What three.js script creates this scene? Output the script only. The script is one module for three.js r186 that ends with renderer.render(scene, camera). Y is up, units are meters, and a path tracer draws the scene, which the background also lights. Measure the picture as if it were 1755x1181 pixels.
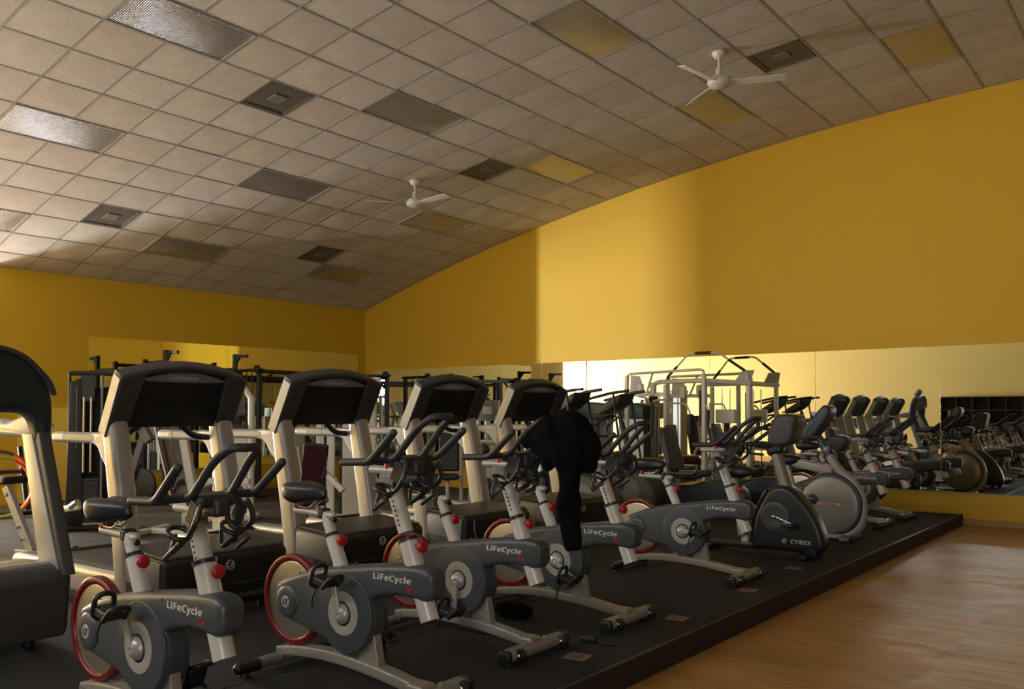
import * as THREE from 'three';
import { RoundedBoxGeometry } from 'three/addons/geometries/RoundedBoxGeometry.js';
import { TextGeometry } from 'three/addons/geometries/TextGeometry.js';
import { FontLoader } from 'three/addons/loaders/FontLoader.js';
import { mergeGeometries, toCreasedNormals } from 'three/addons/utils/BufferGeometryUtils.js';
import { RectAreaLightUniformsLib } from 'three/addons/lights/RectAreaLightUniformsLib.js';
import { MarchingCubes } from 'three/addons/objects/MarchingCubes.js';

// ---------------------------------------------------------------- camera, sky, lights, exposure
const scene = new THREE.Scene();
const W = 1755, H = 1181, FOCAL = 1490.3;
const camera = new THREE.PerspectiveCamera(THREE.MathUtils.radToDeg(2 * Math.atan(H / 2 / FOCAL)), W / H, 0.05, 200);
camera.position.set(13.696, 1.459, 12.41);
{
  const yaw = THREE.MathUtils.degToRad(38.223), pitch = THREE.MathUtils.degToRad(1.524);
  camera.rotation.set(pitch, yaw, 0, 'YXZ');
  camera.setViewOffset(W, H, 0, -74.9, W, H);                 // lens shifted upward, uprights stay upright
}
scene.background = new THREE.Color(0.75, 0.82, 0.95);         // overcast daylight outside
const renderer = new THREE.WebGLRenderer({ antialias: true });
renderer.toneMapping = THREE.LinearToneMapping;
renderer.toneMappingExposure = 1.0;
renderer.shadowMap.enabled = true;
RectAreaLightUniformsLib.init();

// the daylight that enters through the windows (built with the room; corner, recess and high ones are added)
const DAY = new THREE.Color(0.94, 0.97, 1.0);
function daylight(name, w, h, position, target, intensity) {
  const l = new THREE.RectAreaLight(DAY, intensity, w, h);
  l.name = name; l.position.set(...position); l.lookAt(...target); scene.add(l);
  return l;
}
const WINDOW = {                                              // [width, height] and place of each opening
  side: { z: 9.05, y: 1.15, w: 0.9, h: 2.1 },                   // glazed door of the entrance lobby
  corner: { x: -4.9, y: 1.55, w: 3.2, h: 2.6 },                // unseen window, added to brighten the opposite wall
  recess: { x: -6.66, y: 1.75, w: 0.22, h: 3.3 },  // added slit window, its recess shaped to throw a bright band on the right wall
  high: { x: 6.9, y: 3.90, w: 7.0, h: 0.70 },                  // unseen strip near the top of the opposite wall, added as neutral fill
  back: { x: 15.3, y: 1.6, w: 0.5, h: 3.0 },
};
daylight('daylight_side', WINDOW.side.w, WINDOW.side.h, [-2.43, WINDOW.side.y, WINDOW.side.z], [0, WINDOW.side.y, WINDOW.side.z], 94);
daylight('daylight_corner', WINDOW.corner.w, WINDOW.corner.h, [WINDOW.corner.x, WINDOW.corner.y, 10.77], [WINDOW.corner.x, WINDOW.corner.y, 20], 24);
daylight('daylight_recess', WINDOW.recess.w, WINDOW.recess.h, [WINDOW.recess.x, WINDOW.recess.y, 17.93], [WINDOW.recess.x, WINDOW.recess.y, 0], 1900);
daylight('daylight_high', WINDOW.high.w, WINDOW.high.h, [WINDOW.high.x, WINDOW.high.y, 14.93], [WINDOW.high.x, WINDOW.high.y, 0], 12.5);
daylight('daylight_back', WINDOW.back.w, WINDOW.back.h, [WINDOW.back.x, WINDOW.back.y, 14.93], [WINDOW.back.x, WINDOW.back.y, 0], 25);

// ---------------------------------------------------------------- helpers
const V = (x, y, z) => new THREE.Vector3(x, y, z);
const R = THREE.MathUtils.degToRad;
let seedState = 12345;
const rnd = () => { seedState = (seedState * 1664525 + 1013904223) >>> 0; return seedState / 4294967296; };
const taken = new Map();
function numbered(name) { const n = taken.get(name) || 0; taken.set(name, n + 1); return n ? name + '_' + String(n).padStart(3, '0') : name; }
function clean(g) {
  g = g.index ? g.toNonIndexed() : g;
  for (const k of Object.keys(g.attributes)) if (!['position', 'normal', 'uv'].includes(k)) g.deleteAttribute(k);
  if (!g.attributes.normal) g.computeVertexNormals();
  if (!g.attributes.uv) g.setAttribute('uv', new THREE.BufferAttribute(new Float32Array(g.attributes.position.count * 2), 2));
  return g;
}
const join = (...l) => { l = l.flat(9).filter(Boolean).map(clean); return l.length === 1 ? l[0] : mergeGeometries(l); };
function mesh(name, geo, mat, parent = scene) {
  if (Array.isArray(geo)) geo = join(geo);
  const m = new THREE.Mesh(geo, mat); m.name = parent === scene ? numbered(name) : name;
  m.castShadow = m.receiveShadow = true; parent.add(m); return m;
}
function thing(name, label, category, [x, y, z] = [0, 0, 0], turn = 0, group) {
  const o = new THREE.Group(); o.name = numbered(name); o.position.set(x, y, z); o.rotation.y = turn; scene.add(o);
  o.userData = { label, category }; if (group) o.userData.group = group;
  return o;
}
function tag(o, label, category, group) { o.userData.label = label; o.userData.category = category; if (group) o.userData.group = group; return o; }
function struct(name, geo, mat) { const m = mesh(name, geo, mat); m.userData.kind = 'structure'; return m; }
function structGroup(name) { const o = new THREE.Group(); o.name = numbered(name); o.userData.kind = 'structure'; scene.add(o); return o; }

const box = (w, h, d, x = 0, y = 0, z = 0, rz = 0, ry = 0, rx = 0) => { const g = new THREE.BoxGeometry(w, h, d); if (rx) g.rotateX(rx); if (rz) g.rotateZ(rz); if (ry) g.rotateY(ry); return g.translate(x, y, z); };
const rbox = (w, h, d, r, x = 0, y = 0, z = 0, rz = 0, ry = 0, rx = 0) => { const g = new RoundedBoxGeometry(w, h, d, 3, Math.min(r, w / 2.01, h / 2.01, d / 2.01)); if (rx) g.rotateX(rx); if (rz) g.rotateZ(rz); if (ry) g.rotateY(ry); return g.translate(x, y, z); };
function rod(a, b, r0, r1 = r0, seg = 20, open = false) {
  a = V(...a); b = V(...b); const d = b.clone().sub(a), L = d.length();
  const g = new THREE.CylinderGeometry(r1, r0, L, seg, 1, open); g.translate(0, L / 2, 0);
  g.applyQuaternion(new THREE.Quaternion().setFromUnitVectors(V(0, 1, 0), d.normalize())); return g.translate(a.x, a.y, a.z);
}
// a bar with a rounded rectangular section w (across z) and t (across the run in the xy plane), running from a to b
function bar(a, b, t, w, r = 0.012) {
  const dx = b[0] - a[0], dy = b[1] - a[1], dz = b[2] - a[2], L = Math.hypot(dx, dy, dz);
  const g = new RoundedBoxGeometry(L, t, w, 3, Math.min(r, t / 2.01, w / 2.01));
  g.applyQuaternion(new THREE.Quaternion().setFromUnitVectors(V(1, 0, 0), V(dx, dy, dz).normalize()));
  return g.translate((a[0] + b[0]) / 2, (a[1] + b[1]) / 2, (a[2] + b[2]) / 2);
}
const ball = (r, x, y, z, a = 14, b = 10) => new THREE.SphereGeometry(r, a, b).translate(x, y, z);
// bent tube through points with rounded corners
function tube(pts, r, bend = 0.06, closed = false, radial = 12, caps = true) {
  const P = pts.map((q) => V(...q)), path = new THREE.CurvePath(), n = P.length;
  const cut = (i) => { const a = P[(i - 1 + n) % n], b = P[i], c = P[(i + 1) % n]; const k = Math.min(bend, a.distanceTo(b) * 0.48, b.distanceTo(c) * 0.48); return [b.clone().lerp(a, k / a.distanceTo(b)), b, b.clone().lerp(c, k / b.distanceTo(c))]; };
  let last = closed ? cut(0)[2] : P[0], first = last, bends = 0;
  for (let i = 1; i < (closed ? n + 1 : n - 1); i++) { const [s, m, e] = cut(i % n); path.add(new THREE.LineCurve3(last, s)); path.add(new THREE.QuadraticBezierCurve3(s, m, e)); last = e; bends++; }
  if (!closed) path.add(new THREE.LineCurve3(last, P[n - 1]));
  const g = [new THREE.TubeGeometry(path, Math.max(4, bends * 9 + n * 2), r, radial, false)];
  if (!closed && caps) for (const q of [P[0], P[n - 1]]) g.push(new THREE.SphereGeometry(r, radial, 8).translate(q.x, q.y, q.z));
  return join(g);
}
function shapeOf(list) { const s = new THREE.Shape(); for (const [k, ...a] of list) s[k](...a); return s; }
const poly = (pts) => new THREE.Shape(pts.map(([x, y]) => new THREE.Vector2(x, y)));
// smooth closed outline through points
const blob = (pts, div = 60) => new THREE.Shape(new THREE.CatmullRomCurve3(pts.map(([x, y]) => V(x, y, 0)), true, 'centripetal').getPoints(div).map((q) => new THREE.Vector2(q.x, q.y)));
// extruded in the xy plane, centred on z
function ext(shape, depth, bevel = 0.008, z = 0, seg = 3) {
  const g = new THREE.ExtrudeGeometry(shape, { depth: Math.max(0.0005, depth - 2 * bevel), bevelEnabled: bevel > 0, bevelSize: bevel, bevelThickness: bevel, bevelOffset: -bevel, bevelSegments: seg, curveSegments: 28 });
  return toCreasedNormals(g.translate(0, 0, -Math.max(0.0005, depth - 2 * bevel) / 2 + z), 0.6);
}
// lathe whose axis is z: profile of [radius, z]
const disc = (prof, x, y, z = 0, seg = 48) => new THREE.LatheGeometry(prof.map(([r, h]) => new THREE.Vector2(Math.max(r, 0.0001), h)), seg).rotateX(Math.PI / 2).translate(x, y, z);
const font = await new FontLoader().loadAsync('fonts/droid/droid_sans_bold.typeface.json');
function text(str, size, x, y, z, { slant = 0.18, wide = 1, depth = 0.002, turn = 0, center = false } = {}) {
  const g = new TextGeometry(str, { font, size, depth, curveSegments: 4, bevelEnabled: false });
  g.computeBoundingBox(); const c = center ? (g.boundingBox.min.x + g.boundingBox.max.x) / 2 : 0;
  g.translate(-c, 0, 0);
  g.applyMatrix4(new THREE.Matrix4().set(wide, slant, 0, 0, 0, 1, 0, 0, 0, 0, 1, 0, 0, 0, 0, 1)); if (turn) g.rotateY(turn);
  return g.translate(x, y, z);
}

// ---------------------------------------------------------------- procedural materials
function hash(x, y, s = 0) { let h = (x * 374761393 + y * 668265263 + s * 2147483647) | 0; h = Math.imul(h ^ (h >>> 13), 1274126177); return ((h ^ (h >>> 16)) >>> 0) / 4294967296; }
function vnoise(x, y, per, s) { const xi = Math.floor(x), yi = Math.floor(y), fx = x - xi, fy = y - yi, u = fx * fx * (3 - 2 * fx), v = fy * fy * (3 - 2 * fy); const h = (a, b) => hash(((a % per) + per) % per, ((b % per) + per) % per, s); return (h(xi, yi) * (1 - u) + h(xi + 1, yi) * u) * (1 - v) + (h(xi, yi + 1) * (1 - u) + h(xi + 1, yi + 1) * u) * v; }
function fractal(x, y, per, oct, s) { let a = 0.5, t = 0, n = 0; for (let o = 0; o < oct; o++) { t += a * vnoise(x, y, per, s + o); n += a; a *= 0.5; x *= 2; y *= 2; per *= 2; } return t / n; }
function texture(n, fn, srgb = false, m = n) {
  const d = new Uint8Array(n * m * 4);
  for (let j = 0; j < m; j++) for (let i = 0; i < n; i++) { const c = fn(i / n, j / m, i, j), k = (j * n + i) * 4; if (Array.isArray(c)) { d[k] = c[0]; d[k + 1] = c[1]; d[k + 2] = c[2]; } else d[k] = d[k + 1] = d[k + 2] = c; d[k + 3] = 255; }
  const t = new THREE.DataTexture(d, n, m); t.wrapS = t.wrapT = THREE.RepeatWrapping; t.magFilter = THREE.LinearFilter; t.minFilter = THREE.LinearMipmapLinearFilter; t.generateMipmaps = true; t.needsUpdate = true;
  if (srgb) t.colorSpace = THREE.SRGBColorSpace; return t;
}
const std = (r, g, b, rough = 0.5, metal = 0, extra = {}) => { const m = new THREE.MeshStandardMaterial({ roughness: rough, metalness: metal, ...extra }); m.color.setRGB(r, g, b); return m; };
const phys = (r, g, b, o) => { const m = new THREE.MeshPhysicalMaterial(o); m.color.setRGB(r, g, b); return m; };
const rep = (t, x, y) => { const c = t.clone(); c.repeat.set(x, y); c.needsUpdate = true; return c; };
const speck = texture(256, (u, v) => 128 + 120 * (fractal(u * 64, v * 64, 64, 2, 3) - 0.5) + 60 * (hash(u * 256 | 0, v * 256 | 0, 9) - 0.5));
const cloud = texture(256, (u, v) => 190 + 65 * fractal(u * 4, v * 4, 4, 5, 21));
const M = {
  wall: std(0.68, 0.415, 0.018, 0.62, 0, { bumpMap: rep(speck, 2.2, 2.2), bumpScale: 0.0012 }),
  wallPale: std(0.80, 0.65, 0.26, 0.6, 0, { bumpMap: rep(speck, 2.2, 2.2), bumpScale: 0.001 }),
  board: std(0.95, 0.66, 0.09, 0.5),  // paler than the wall, the colour stands for light falling on it
  mirror: std(0.84, 0.86, 0.78, 0.015, 1),
  mirrorEdge: std(0.30, 0.36, 0.26, 0.2),
  rubber: std(0.009, 0.0085, 0.0085, 0.8, 0, { bumpMap: rep(speck, 3, 3), bumpScale: 0.001 }),
  rubberTile: std(0.042, 0.036, 0.030, 0.8, 0, { bumpMap: rep(speck, 3, 3), bumpScale: 0.001 }),
  fascia: std(0.013, 0.009, 0.008, 0.7, 0, { bumpMap: rep(speck, 4, 4), bumpScale: 0.0015 }),
  nosing: std(0.028, 0.024, 0.022, 0.55),
  basebd: std(0.40, 0.25, 0.07, 0.5),
  teeBar: std(0.36, 0.335, 0.295, 0.5),
  ceilBack: std(0.25, 0.23, 0.2, 0.9),
  slate: std(0.044, 0.053, 0.063, 0.40),
  slateDark: std(0.014, 0.017, 0.019, 0.36),
  plateGrey: std(0.30, 0.295, 0.27, 0.38),
  black: std(0.010, 0.010, 0.011, 0.45),
  grip: std(0.022, 0.023, 0.025, 0.5),
  vinyl: std(0.012, 0.012, 0.013, 0.38),
  silver: std(0.37, 0.355, 0.33, 0.32, 0.25),
  post: std(0.52, 0.505, 0.47, 0.32, 0.1),
  rail: std(0.265, 0.29, 0.335, 0.34, 0.15),
  silverDark: std(0.22, 0.21, 0.19, 0.36, 0.3),
  beam: std(0.27, 0.25, 0.215, 0.42, 0.3),
  chrome: std(0.82, 0.82, 0.80, 0.14, 1),
  brushed: std(0.72, 0.69, 0.62, 0.30, 1),
  red: std(0.14, 0.005, 0.011, 0.26),
  redBright: std(0.34, 0.010, 0.015, 0.3),
  ink: std(0.52, 0.50, 0.45, 0.45),
  inkOrange: std(0.22, 0.05, 0.02, 0.5),
  inkRed: std(0.30, 0.01, 0.015, 0.5),
  tread: std(0.030, 0.030, 0.029, 0.6),
  charcoal: std(0.055, 0.052, 0.048, 0.5),
  panel: std(0.012, 0.012, 0.012, 0.55),
  greyCap: std(0.115, 0.122, 0.132, 0.45),
  grey: std(0.20, 0.20, 0.20, 0.45),
  cream: std(0.66, 0.62, 0.54, 0.4),
  white: std(0.70, 0.69, 0.66, 0.42),
  burgundy: std(0.042, 0.007, 0.016, 0.4),
  green: std(0.012, 0.035, 0.026, 0.4),
  orange: std(0.75, 0.13, 0.02, 0.4),
  lime: std(0.42, 0.46, 0.05, 0.45),
  brownDark: std(0.06, 0.04, 0.03, 0.5),
  fanWhite: std(0.72, 0.70, 0.62, 0.4),
  purple: std(0.055, 0.016, 0.035, 0.5),
  cloth: phys(0.005, 0.005, 0.006, { roughness: 1, specularIntensity: 0.08 }),
  teal: std(0.020, 0.030, 0.034, 0.45),
  placard: std(0.45, 0.43, 0.40, 0.5),
  sign: std(0.16, 0.15, 0.14, 0.5),
  screen: std(0.02, 0.02, 0.022, 0.15),
};
// ---------------------------------------------------------------- the room
const ROOM = { x1: 26.9, z1: 15.0, spring: 3.587 };
const ARC = { cx: 13.46, cy: -39.35, r: 44.985 };
const TH0 = Math.atan2(-ARC.cx, Math.sqrt(ARC.r ** 2 - ARC.cx ** 2));
const onArc = (s, up = 0) => { const th = TH0 + s / ARC.r; return [ARC.cx + (ARC.r + up) * Math.sin(th), ARC.cy + (ARC.r + up) * Math.cos(th), th]; };
const ARCLEN = -2 * TH0 * ARC.r;
const P0 = 0.135;                                             // platform height

function uvMetres(g, ax = 'x', ay = 'z') { const p = g.attributes.position, uv = g.attributes.uv, k = { x: 0, y: 1, z: 2 }; for (let i = 0; i < p.count; i++) uv.setXY(i, p.getComponent(i, k[ax]), p.getComponent(i, k[ay])); return g; }

{ // floors
  const wood = texture(1024, (u, v) => {
    const strips = 40, k = Math.floor(v * strips), L = 2, off = hash(k, 7, 1) * L, seg = Math.floor(u * L + off), tone = hash(k, seg, 5);
    const g = fractal(u * 6 + tone * 30, v * strips * 5, 256, 4, 11), fine = fractal(u * 24, v * 512, 512, 2, 31);
    const big = fractal(u * 3, v * 8, 8, 3, 41);
    const t = 0.80 + 0.035 * (tone - 0.5) + 0.20 * (g - 0.5) + 0.12 * (fine - 0.5) + 0.20 * (big - 0.5);
    const gap = (v * strips - k) < 0.03 ? 0.95 : 1;
    return [Math.min(255, 216 * t * gap), Math.min(255, 162 * t * gap), Math.min(255, 90 * t * gap)];
  }, true);
  const rough = texture(512, (u, v) => 88 + 60 * fractal(u * 10, v * 60, 64, 3, 51));
  const fm = phys(1, 1, 1, { roughness: 0.95, specularIntensity: 0.6, map: rep(wood, 0.4, 0.4), roughnessMap: rep(rough, 0.4, 0.4), bumpMap: rep(speck, 1, 4), bumpScale: 0.0003 });
  struct('floor', uvMetres(box(ROOM.x1 + 7.4, 0.1, 18.4, (ROOM.x1 - 7) / 2, -0.05, 9.0)), fm);
  // rubber tiles behind the platform, laid one by one
  const rf = structGroup('rubber_floor'), tg = box(0.99, 0.012, 0.99);
  for (let i = 0; i < 6; i++) for (let j = 0; j < 11; j++) { const t = mesh('rubber_tile', tg, M.rubberTile, rf); t.position.set(0.52 + i, 0.006, 0.52 + j); }
  // raised platform
  const pf = structGroup('platform');
  const px0 = 6.3, px1 = 11.30, pz1 = 14.2;
  mesh('deck', uvMetres(box(px1 - px0, P0 - 0.012, pz1, (px0 + px1) / 2, (P0 - 0.012) / 2, pz1 / 2 + 0.012)), M.fascia, pf);
  const mw = (px1 - px0 - 0.03) / 4, matG = uvMetres(rbox(mw - 0.006, 0.014, 1.19, 0.004));
  for (let i = 0; i < 4; i++) for (let j = 0; j < 11; j++) { const m = mesh('rubber_mat', matG, M.rubber, pf); m.position.set(px0 + mw * (i + 0.5), P0 - 0.006, 0.62 + 1.2 * j); }
  mesh('edge_nosing', box(0.03, 0.016, pz1, px1 - 0.012, P0 - 0.006, pz1 / 2 + 0.012), M.nosing, pf);
  mesh('fascia', uvMetres(box(0.012, P0 - 0.01, pz1, px1 + 0.006, (P0 - 0.01) / 2, pz1 / 2 + 0.012), 'z', 'y'), M.fascia, pf);
}
{ // walls
  const n = 60, right = [[-0.2, -0.1]];
  right.push([ARC.cx * 2 + 0.2, -0.1]);
  for (let i = n; i >= 0; i--) { const [x, y] = onArc(ARCLEN * i / n, 0.12); right.push([x, y]); }
  right.push([-0.2, ROOM.spring + 0.12]);
  const g = ext(poly(right), 0.2, 0, 0); g.translate(0, 0, -0.1);
  const p = g.attributes.position; for (let i = 0; i < p.count; i++) g.attributes.uv.setXY(i, p.getX(i), p.getY(i));
  struct('wall_right', g, M.wall);
  // opposite wall with the added window strip and added light recess cut out (boxes around the openings)
  const parts = [], zc = ROOM.z1 + 0.1, wb = WINDOW.back, x0 = -7.2;
  const span = (a, b, y0, y1) => parts.push(uvMetres(box(b - a, y1 - y0, 0.2, (a + b) / 2, (y0 + y1) / 2, zc), 'x', 'y'));
  const rx0 = -6.95, rx1 = -4.40, rtop = 3.45;
  span(x0, rx0, -0.1, 3.75); span(rx0, rx1, rtop, 3.75); span(rx1, 0, -0.1, 3.75);
  span(0, wb.x - wb.w / 2, -0.1, 3.5); span(wb.x + wb.w / 2, 27.1, -0.1, 3.5); span(0, 3.4, 3.5, 4.3); span(10.4, 27.1, 3.5, 4.3); span(3.4, 10.4, 3.5, 3.55); span(3.4, 10.4, 4.25, 4.3);
  span(wb.x - wb.w / 2, wb.x + wb.w / 2, -0.1, wb.y - wb.h / 2); span(wb.x - wb.w / 2, wb.x + wb.w / 2, wb.y + wb.h / 2, 3.5);
  const wh = WINDOW.high, hx0 = wh.x - wh.w / 2, hx1 = wh.x + wh.w / 2;
  const upper = [[0, 4.3], [27.1, 4.3]]; for (let i = n; i >= 0; i--) { const [x, y] = onArc(ARCLEN * i / n, 0.12); if (y > 4.3) upper.push([x, y]); }
  parts.push(ext(poly(upper), 0.2, 0, 0).translate(0, 0, zc));
  // sides of the added recess, they trim the bright band on the right wall
  parts.push(uvMetres(box(0.1, 3.7, 3.0, rx0 - 0.05, 1.75, 16.5), 'z', 'y'), uvMetres(box(0.1, 3.7, 3.0, rx1 + 0.05, 1.75, 16.5), 'z', 'y'), uvMetres(box(rx1 - rx0, 0.1, 3.0, (rx0 + rx1) / 2, rtop + 0.05, 16.5)));
  const wr = WINDOW.recess;
  parts.push(uvMetres(box(wr.x - wr.w / 2 - rx0, 3.7, 0.1, (wr.x - wr.w / 2 + rx0) / 2, 1.75, 18.05), 'x', 'y'), uvMetres(box(rx1 - wr.x - wr.w / 2, 3.7, 0.1, (rx1 + wr.x + wr.w / 2) / 2, 1.75, 18.05), 'x', 'y'));
  parts.push(uvMetres(box(wr.w, 0.25, 0.1, wr.x, 0.0, 18.05), 'x', 'y'), uvMetres(box(wr.w, 0.3, 0.1, wr.x, 3.55, 18.05), 'x', 'y'));
  struct('wall_back', parts, M.wallPale);
  struct('wall_left', uvMetres(box(0.2, ROOM.spring + 0.3, 7.25, -0.1, (ROOM.spring + 0.1) / 2, 3.625), 'z', 'y'), M.wall);
  // far wall of the room, beyond the camera
  struct('wall_far', uvMetres(box(0.2, 3.9, 15.4, 27.0, 1.85, 7.5), 'z', 'y'), M.wallPale);
  // entrance bay beyond the end of the left wall: a lobby with a glazed door and a window added to light the opposite wall
  const bp = [uvMetres(box(0.2, 3.85, 4.4, -7.1, 1.825, 13.0), 'z', 'y'), uvMetres(box(2.4, 3.85, 0.2, -1.3, 1.825, 7.15), 'x', 'y')];
  const a = WINDOW.side, c = WINDOW.corner;
  const bs = (z0, z1, y0, y1) => bp.push(uvMetres(box(0.12, y1 - y0, z1 - z0, -2.5, (y0 + y1) / 2, (z0 + z1) / 2), 'z', 'y'));
  bs(7.05, a.z - a.w / 2, -0.1, 3.75); bs(a.z + a.w / 2, 10.7, -0.1, 3.75); bs(a.z - a.w / 2, a.z + a.w / 2, -0.1, a.y - a.h / 2); bs(a.z - a.w / 2, a.z + a.w / 2, a.y + a.h / 2, 3.75);
  const cs = (x0, x1, y0, y1) => bp.push(uvMetres(box(x1 - x0, y1 - y0, 0.12, (x0 + x1) / 2, (y0 + y1) / 2, 10.7), 'x', 'y'));
  cs(-7.2, c.x - c.w / 2, -0.1, 3.75); cs(c.x + c.w / 2, -2.44, -0.1, 3.75); cs(c.x - c.w / 2, c.x + c.w / 2, -0.1, c.y - c.h / 2); cs(c.x - c.w / 2, c.x + c.w / 2, c.y + c.h / 2, 3.75);
  struct('wall_entrance', bp, M.wallPale);
  struct('ceiling_entrance', box(7.3, 0.15, 8.2, -3.55, 3.675, 11.1), std(0.7, 0.67, 0.6, 0.9));
  struct('baseboard_right', rbox(15.6, 0.085, 0.014, 0.004, 11.31 + 7.8, 0.0425, 0.007), M.basebd);
  struct('baseboard_left', rbox(0.014, 0.085, 7.2, 0.004, 0.007, 0.055, 3.62), M.basebd);
}
{ // windows: frame, glowing frosted panes (the daylight enters here, some of them added for fill)
  const glow = new THREE.MeshStandardMaterial({ color: 0xffffff, emissive: new THREE.Color(1, 0.985, 0.96), emissiveIntensity: 2.2, roughness: 0.4 });
  let k = 1;
  function win(w, h, cols, pos, turn) {
    const o = structGroup('window_' + k++); o.position.set(...pos); o.rotation.y = turn;
    const t = 0.05, pw = (w - t * (cols + 1)) / cols;
    mesh('frame', [box(w, t, 0.07, 0, h / 2 - t / 2), box(w, t, 0.07, 0, -h / 2 + t / 2), ...Array.from({ length: cols + 1 }, (_, i) => box(t, h, 0.07, -w / 2 + t / 2 + i * (pw + t)))], M.white, o);
    for (let i = 0; i < cols; i++) mesh('pane', box(pw, h - 2 * t, 0.012, -w / 2 + t + pw / 2 + i * (pw + t), 0, 0), glow, o);
  }
  const { side, corner, recess, back, high } = WINDOW;
  win(side.w, side.h, 2, [-2.5, side.y, side.z], Math.PI / 2);
  win(corner.w, corner.h, 3, [corner.x, corner.y, 10.7], 0);
  win(recess.w, recess.h, 1, [recess.x, recess.y, 18.03], Math.PI);
  win(high.w, high.h, 6, [high.x, high.y, 15.06], Math.PI);
  win(back.w, back.h, 1, [back.x, back.y, 15.06], Math.PI);
}
{ // ceiling of flat tiles laid on a shallow vault
  const ceil = structGroup('ceiling'), n = 80, out = [], inn = [];
  for (let i = 0; i <= n; i++) { const [x, y] = onArc(ARCLEN * i / n, 0.30), [a, b] = onArc(ARCLEN * i / n, 0.22); out.push([x, y]); inn.unshift([a, b]); }
  mesh('vault_slab', ext(poly([...out, ...inn]), ROOM.z1, 0).translate(0, 0, ROOM.z1 / 2), M.ceilBack, ceil);
  const T = 0.6096, PITCH = 1.035 * T, S0 = 0.77 * T, ZO = 0.09 * T;
  const rowS = (j) => S0 + PITCH * j, colZ = (k) => ZO + T * k;
  const fine = texture(256, (u, v) => { const d = hash(u * 256 | 0, v * 256 | 0, 4); const f = fractal(u * 48, v * 48, 48, 3, 61); return 205 + 38 * (f - 0.5) + 22 * (d - 0.5); }, false);
  const fineC = texture(256, (u, v) => { const f = fractal(u * 48, v * 48, 48, 3, 61), c = fractal(u * 3, v * 3, 3, 3, 71); const t = 228 + 26 * (f - 0.5) + 22 * (c - 0.5); return [t, t * 0.985, t * 0.955]; }, true);
  const tileMats = [[0.79, 0.755, 0.71], [0.76, 0.725, 0.675], [0.81, 0.78, 0.735], [0.75, 0.705, 0.645]].map((c) => std(c[0], c[1], c[2], 0.92, 0, { map: fineC, bumpMap: fine, bumpScale: 0.0012 }));
  const lensSpots = new Set(), ventSpots = new Set();
  const lights = [], vents = [];
  for (const j of [1, 5, 9, 13, 17, 21, 25, 29, 33, 37]) for (const k of [2, 7, 12, 17, 22]) { lights.push([j, k]); lensSpots.add(j + ',' + k); lensSpots.add(j + ',' + (k + 1)); }
  for (const j of [2, 8, 15, 22, 29, 36]) for (const k of [4, 10, 16]) { vents.push([j, k]); ventSpots.add(j + ',' + k); }
  const frame = (j, k, h = 0) => { const a = onArc(rowS(j)), b = onArc(rowS(j + 1)); const ang = Math.atan2(b[1] - a[1], b[0] - a[0]); return [(a[0] + b[0]) / 2 - Math.sin(ang) * -h, (a[1] + b[1]) / 2 - Math.cos(ang) * h, colZ(k) + T / 2, ang]; };
  const tileG = []; for (let v = 0; v < 3; v++) { const w = PITCH - 0.014, d = T - 0.014, g = new THREE.BoxGeometry(w, 0.012, d, 6, 1, 6), uv = g.attributes.uv, p = g.attributes.position, sag = [0.004, 0.006, 0.008][v]; for (let i = 0; i < p.count; i++) { uv.setXY(i, p.getX(i) + v * 0.37, p.getZ(i) + v * 0.61); const a = p.getX(i) / w * 2, b = p.getZ(i) / d * 2; p.setY(i, p.getY(i) - sag * (1 - a * a) * (1 - b * b)); } g.computeVertexNormals(); tileG.push(toCreasedNormals(g, 0.6)); }
  const plainTile = box(PITCH - 0.014, 0.012, T - 0.014);
  const seen = [], rest = [];
  camera.updateMatrixWorld(); camera.updateProjectionMatrix();
  for (let j = -1; j < 43; j++) for (let k = 0; k < 25; k++) {
    const s0 = Math.max(0, rowS(j)), s1 = Math.min(ARCLEN, rowS(j + 1)); if (s1 - s0 < 0.05) continue;
    if (lensSpots.has(j + ',' + k) || ventSpots.has(j + ',' + k)) continue;
    const a = onArc(s0), b = onArc(s1), ang = Math.atan2(b[1] - a[1], b[0] - a[0]);
    const z0 = colZ(k), z1 = Math.min(colZ(k + 1), ROOM.z1);
    if (k === 0) rest.push([(a[0] + b[0]) / 2, (a[1] + b[1]) / 2, ZO / 2, ang, (s1 - s0) / PITCH, ZO / T]);
    const q = [(a[0] + b[0]) / 2, (a[1] + b[1]) / 2, (z0 + z1) / 2, ang, (s1 - s0) / PITCH, (z1 - z0) / T];
    const c = V(q[0], q[1], q[2]), d = c.clone().project(camera), dist = c.distanceTo(camera.position);
    const dir = c.clone().sub(camera.position).normalize(); const vis = Math.abs(d.x) < 1.06 && Math.abs(d.y) < 1.08 && d.z < 1;
    (vis ? seen : rest).push([...q, vis ? Math.abs(dir.y * Math.cos(ang) - dir.x * Math.sin(ang)) / dist ** 2 : 0]);
  }
  seen.sort((a, b) => b[6] - a[6]); rest.push(...seen.splice(300));
  const dips = () => [(rnd() - 0.5) * 0.006, (rnd() - 0.5) * 0.006, rnd() * 0.0015];
  for (const [x, y, z, ang, sx, sz] of seen) {
    const t = mesh('ceiling_tile', tileG[Math.floor(rnd() * 3)], tileMats[Math.floor(rnd() * 4)], ceil); const [tx, tz, up] = dips();
    t.position.set(x - Math.sin(ang) * (0.007 + up), y + Math.cos(ang) * (0.007 + up), z); t.rotation.set(tx, 0, ang + tz); t.scale.set(sx, 1, sz);
  }
  const rg = rest.map(([x, y, z, ang, sx, sz]) => plainTile.clone().scale(sx, 1, sz).rotateZ(ang).translate(x - Math.sin(ang) * 0.007, y + Math.cos(ang) * 0.007, z));
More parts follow.
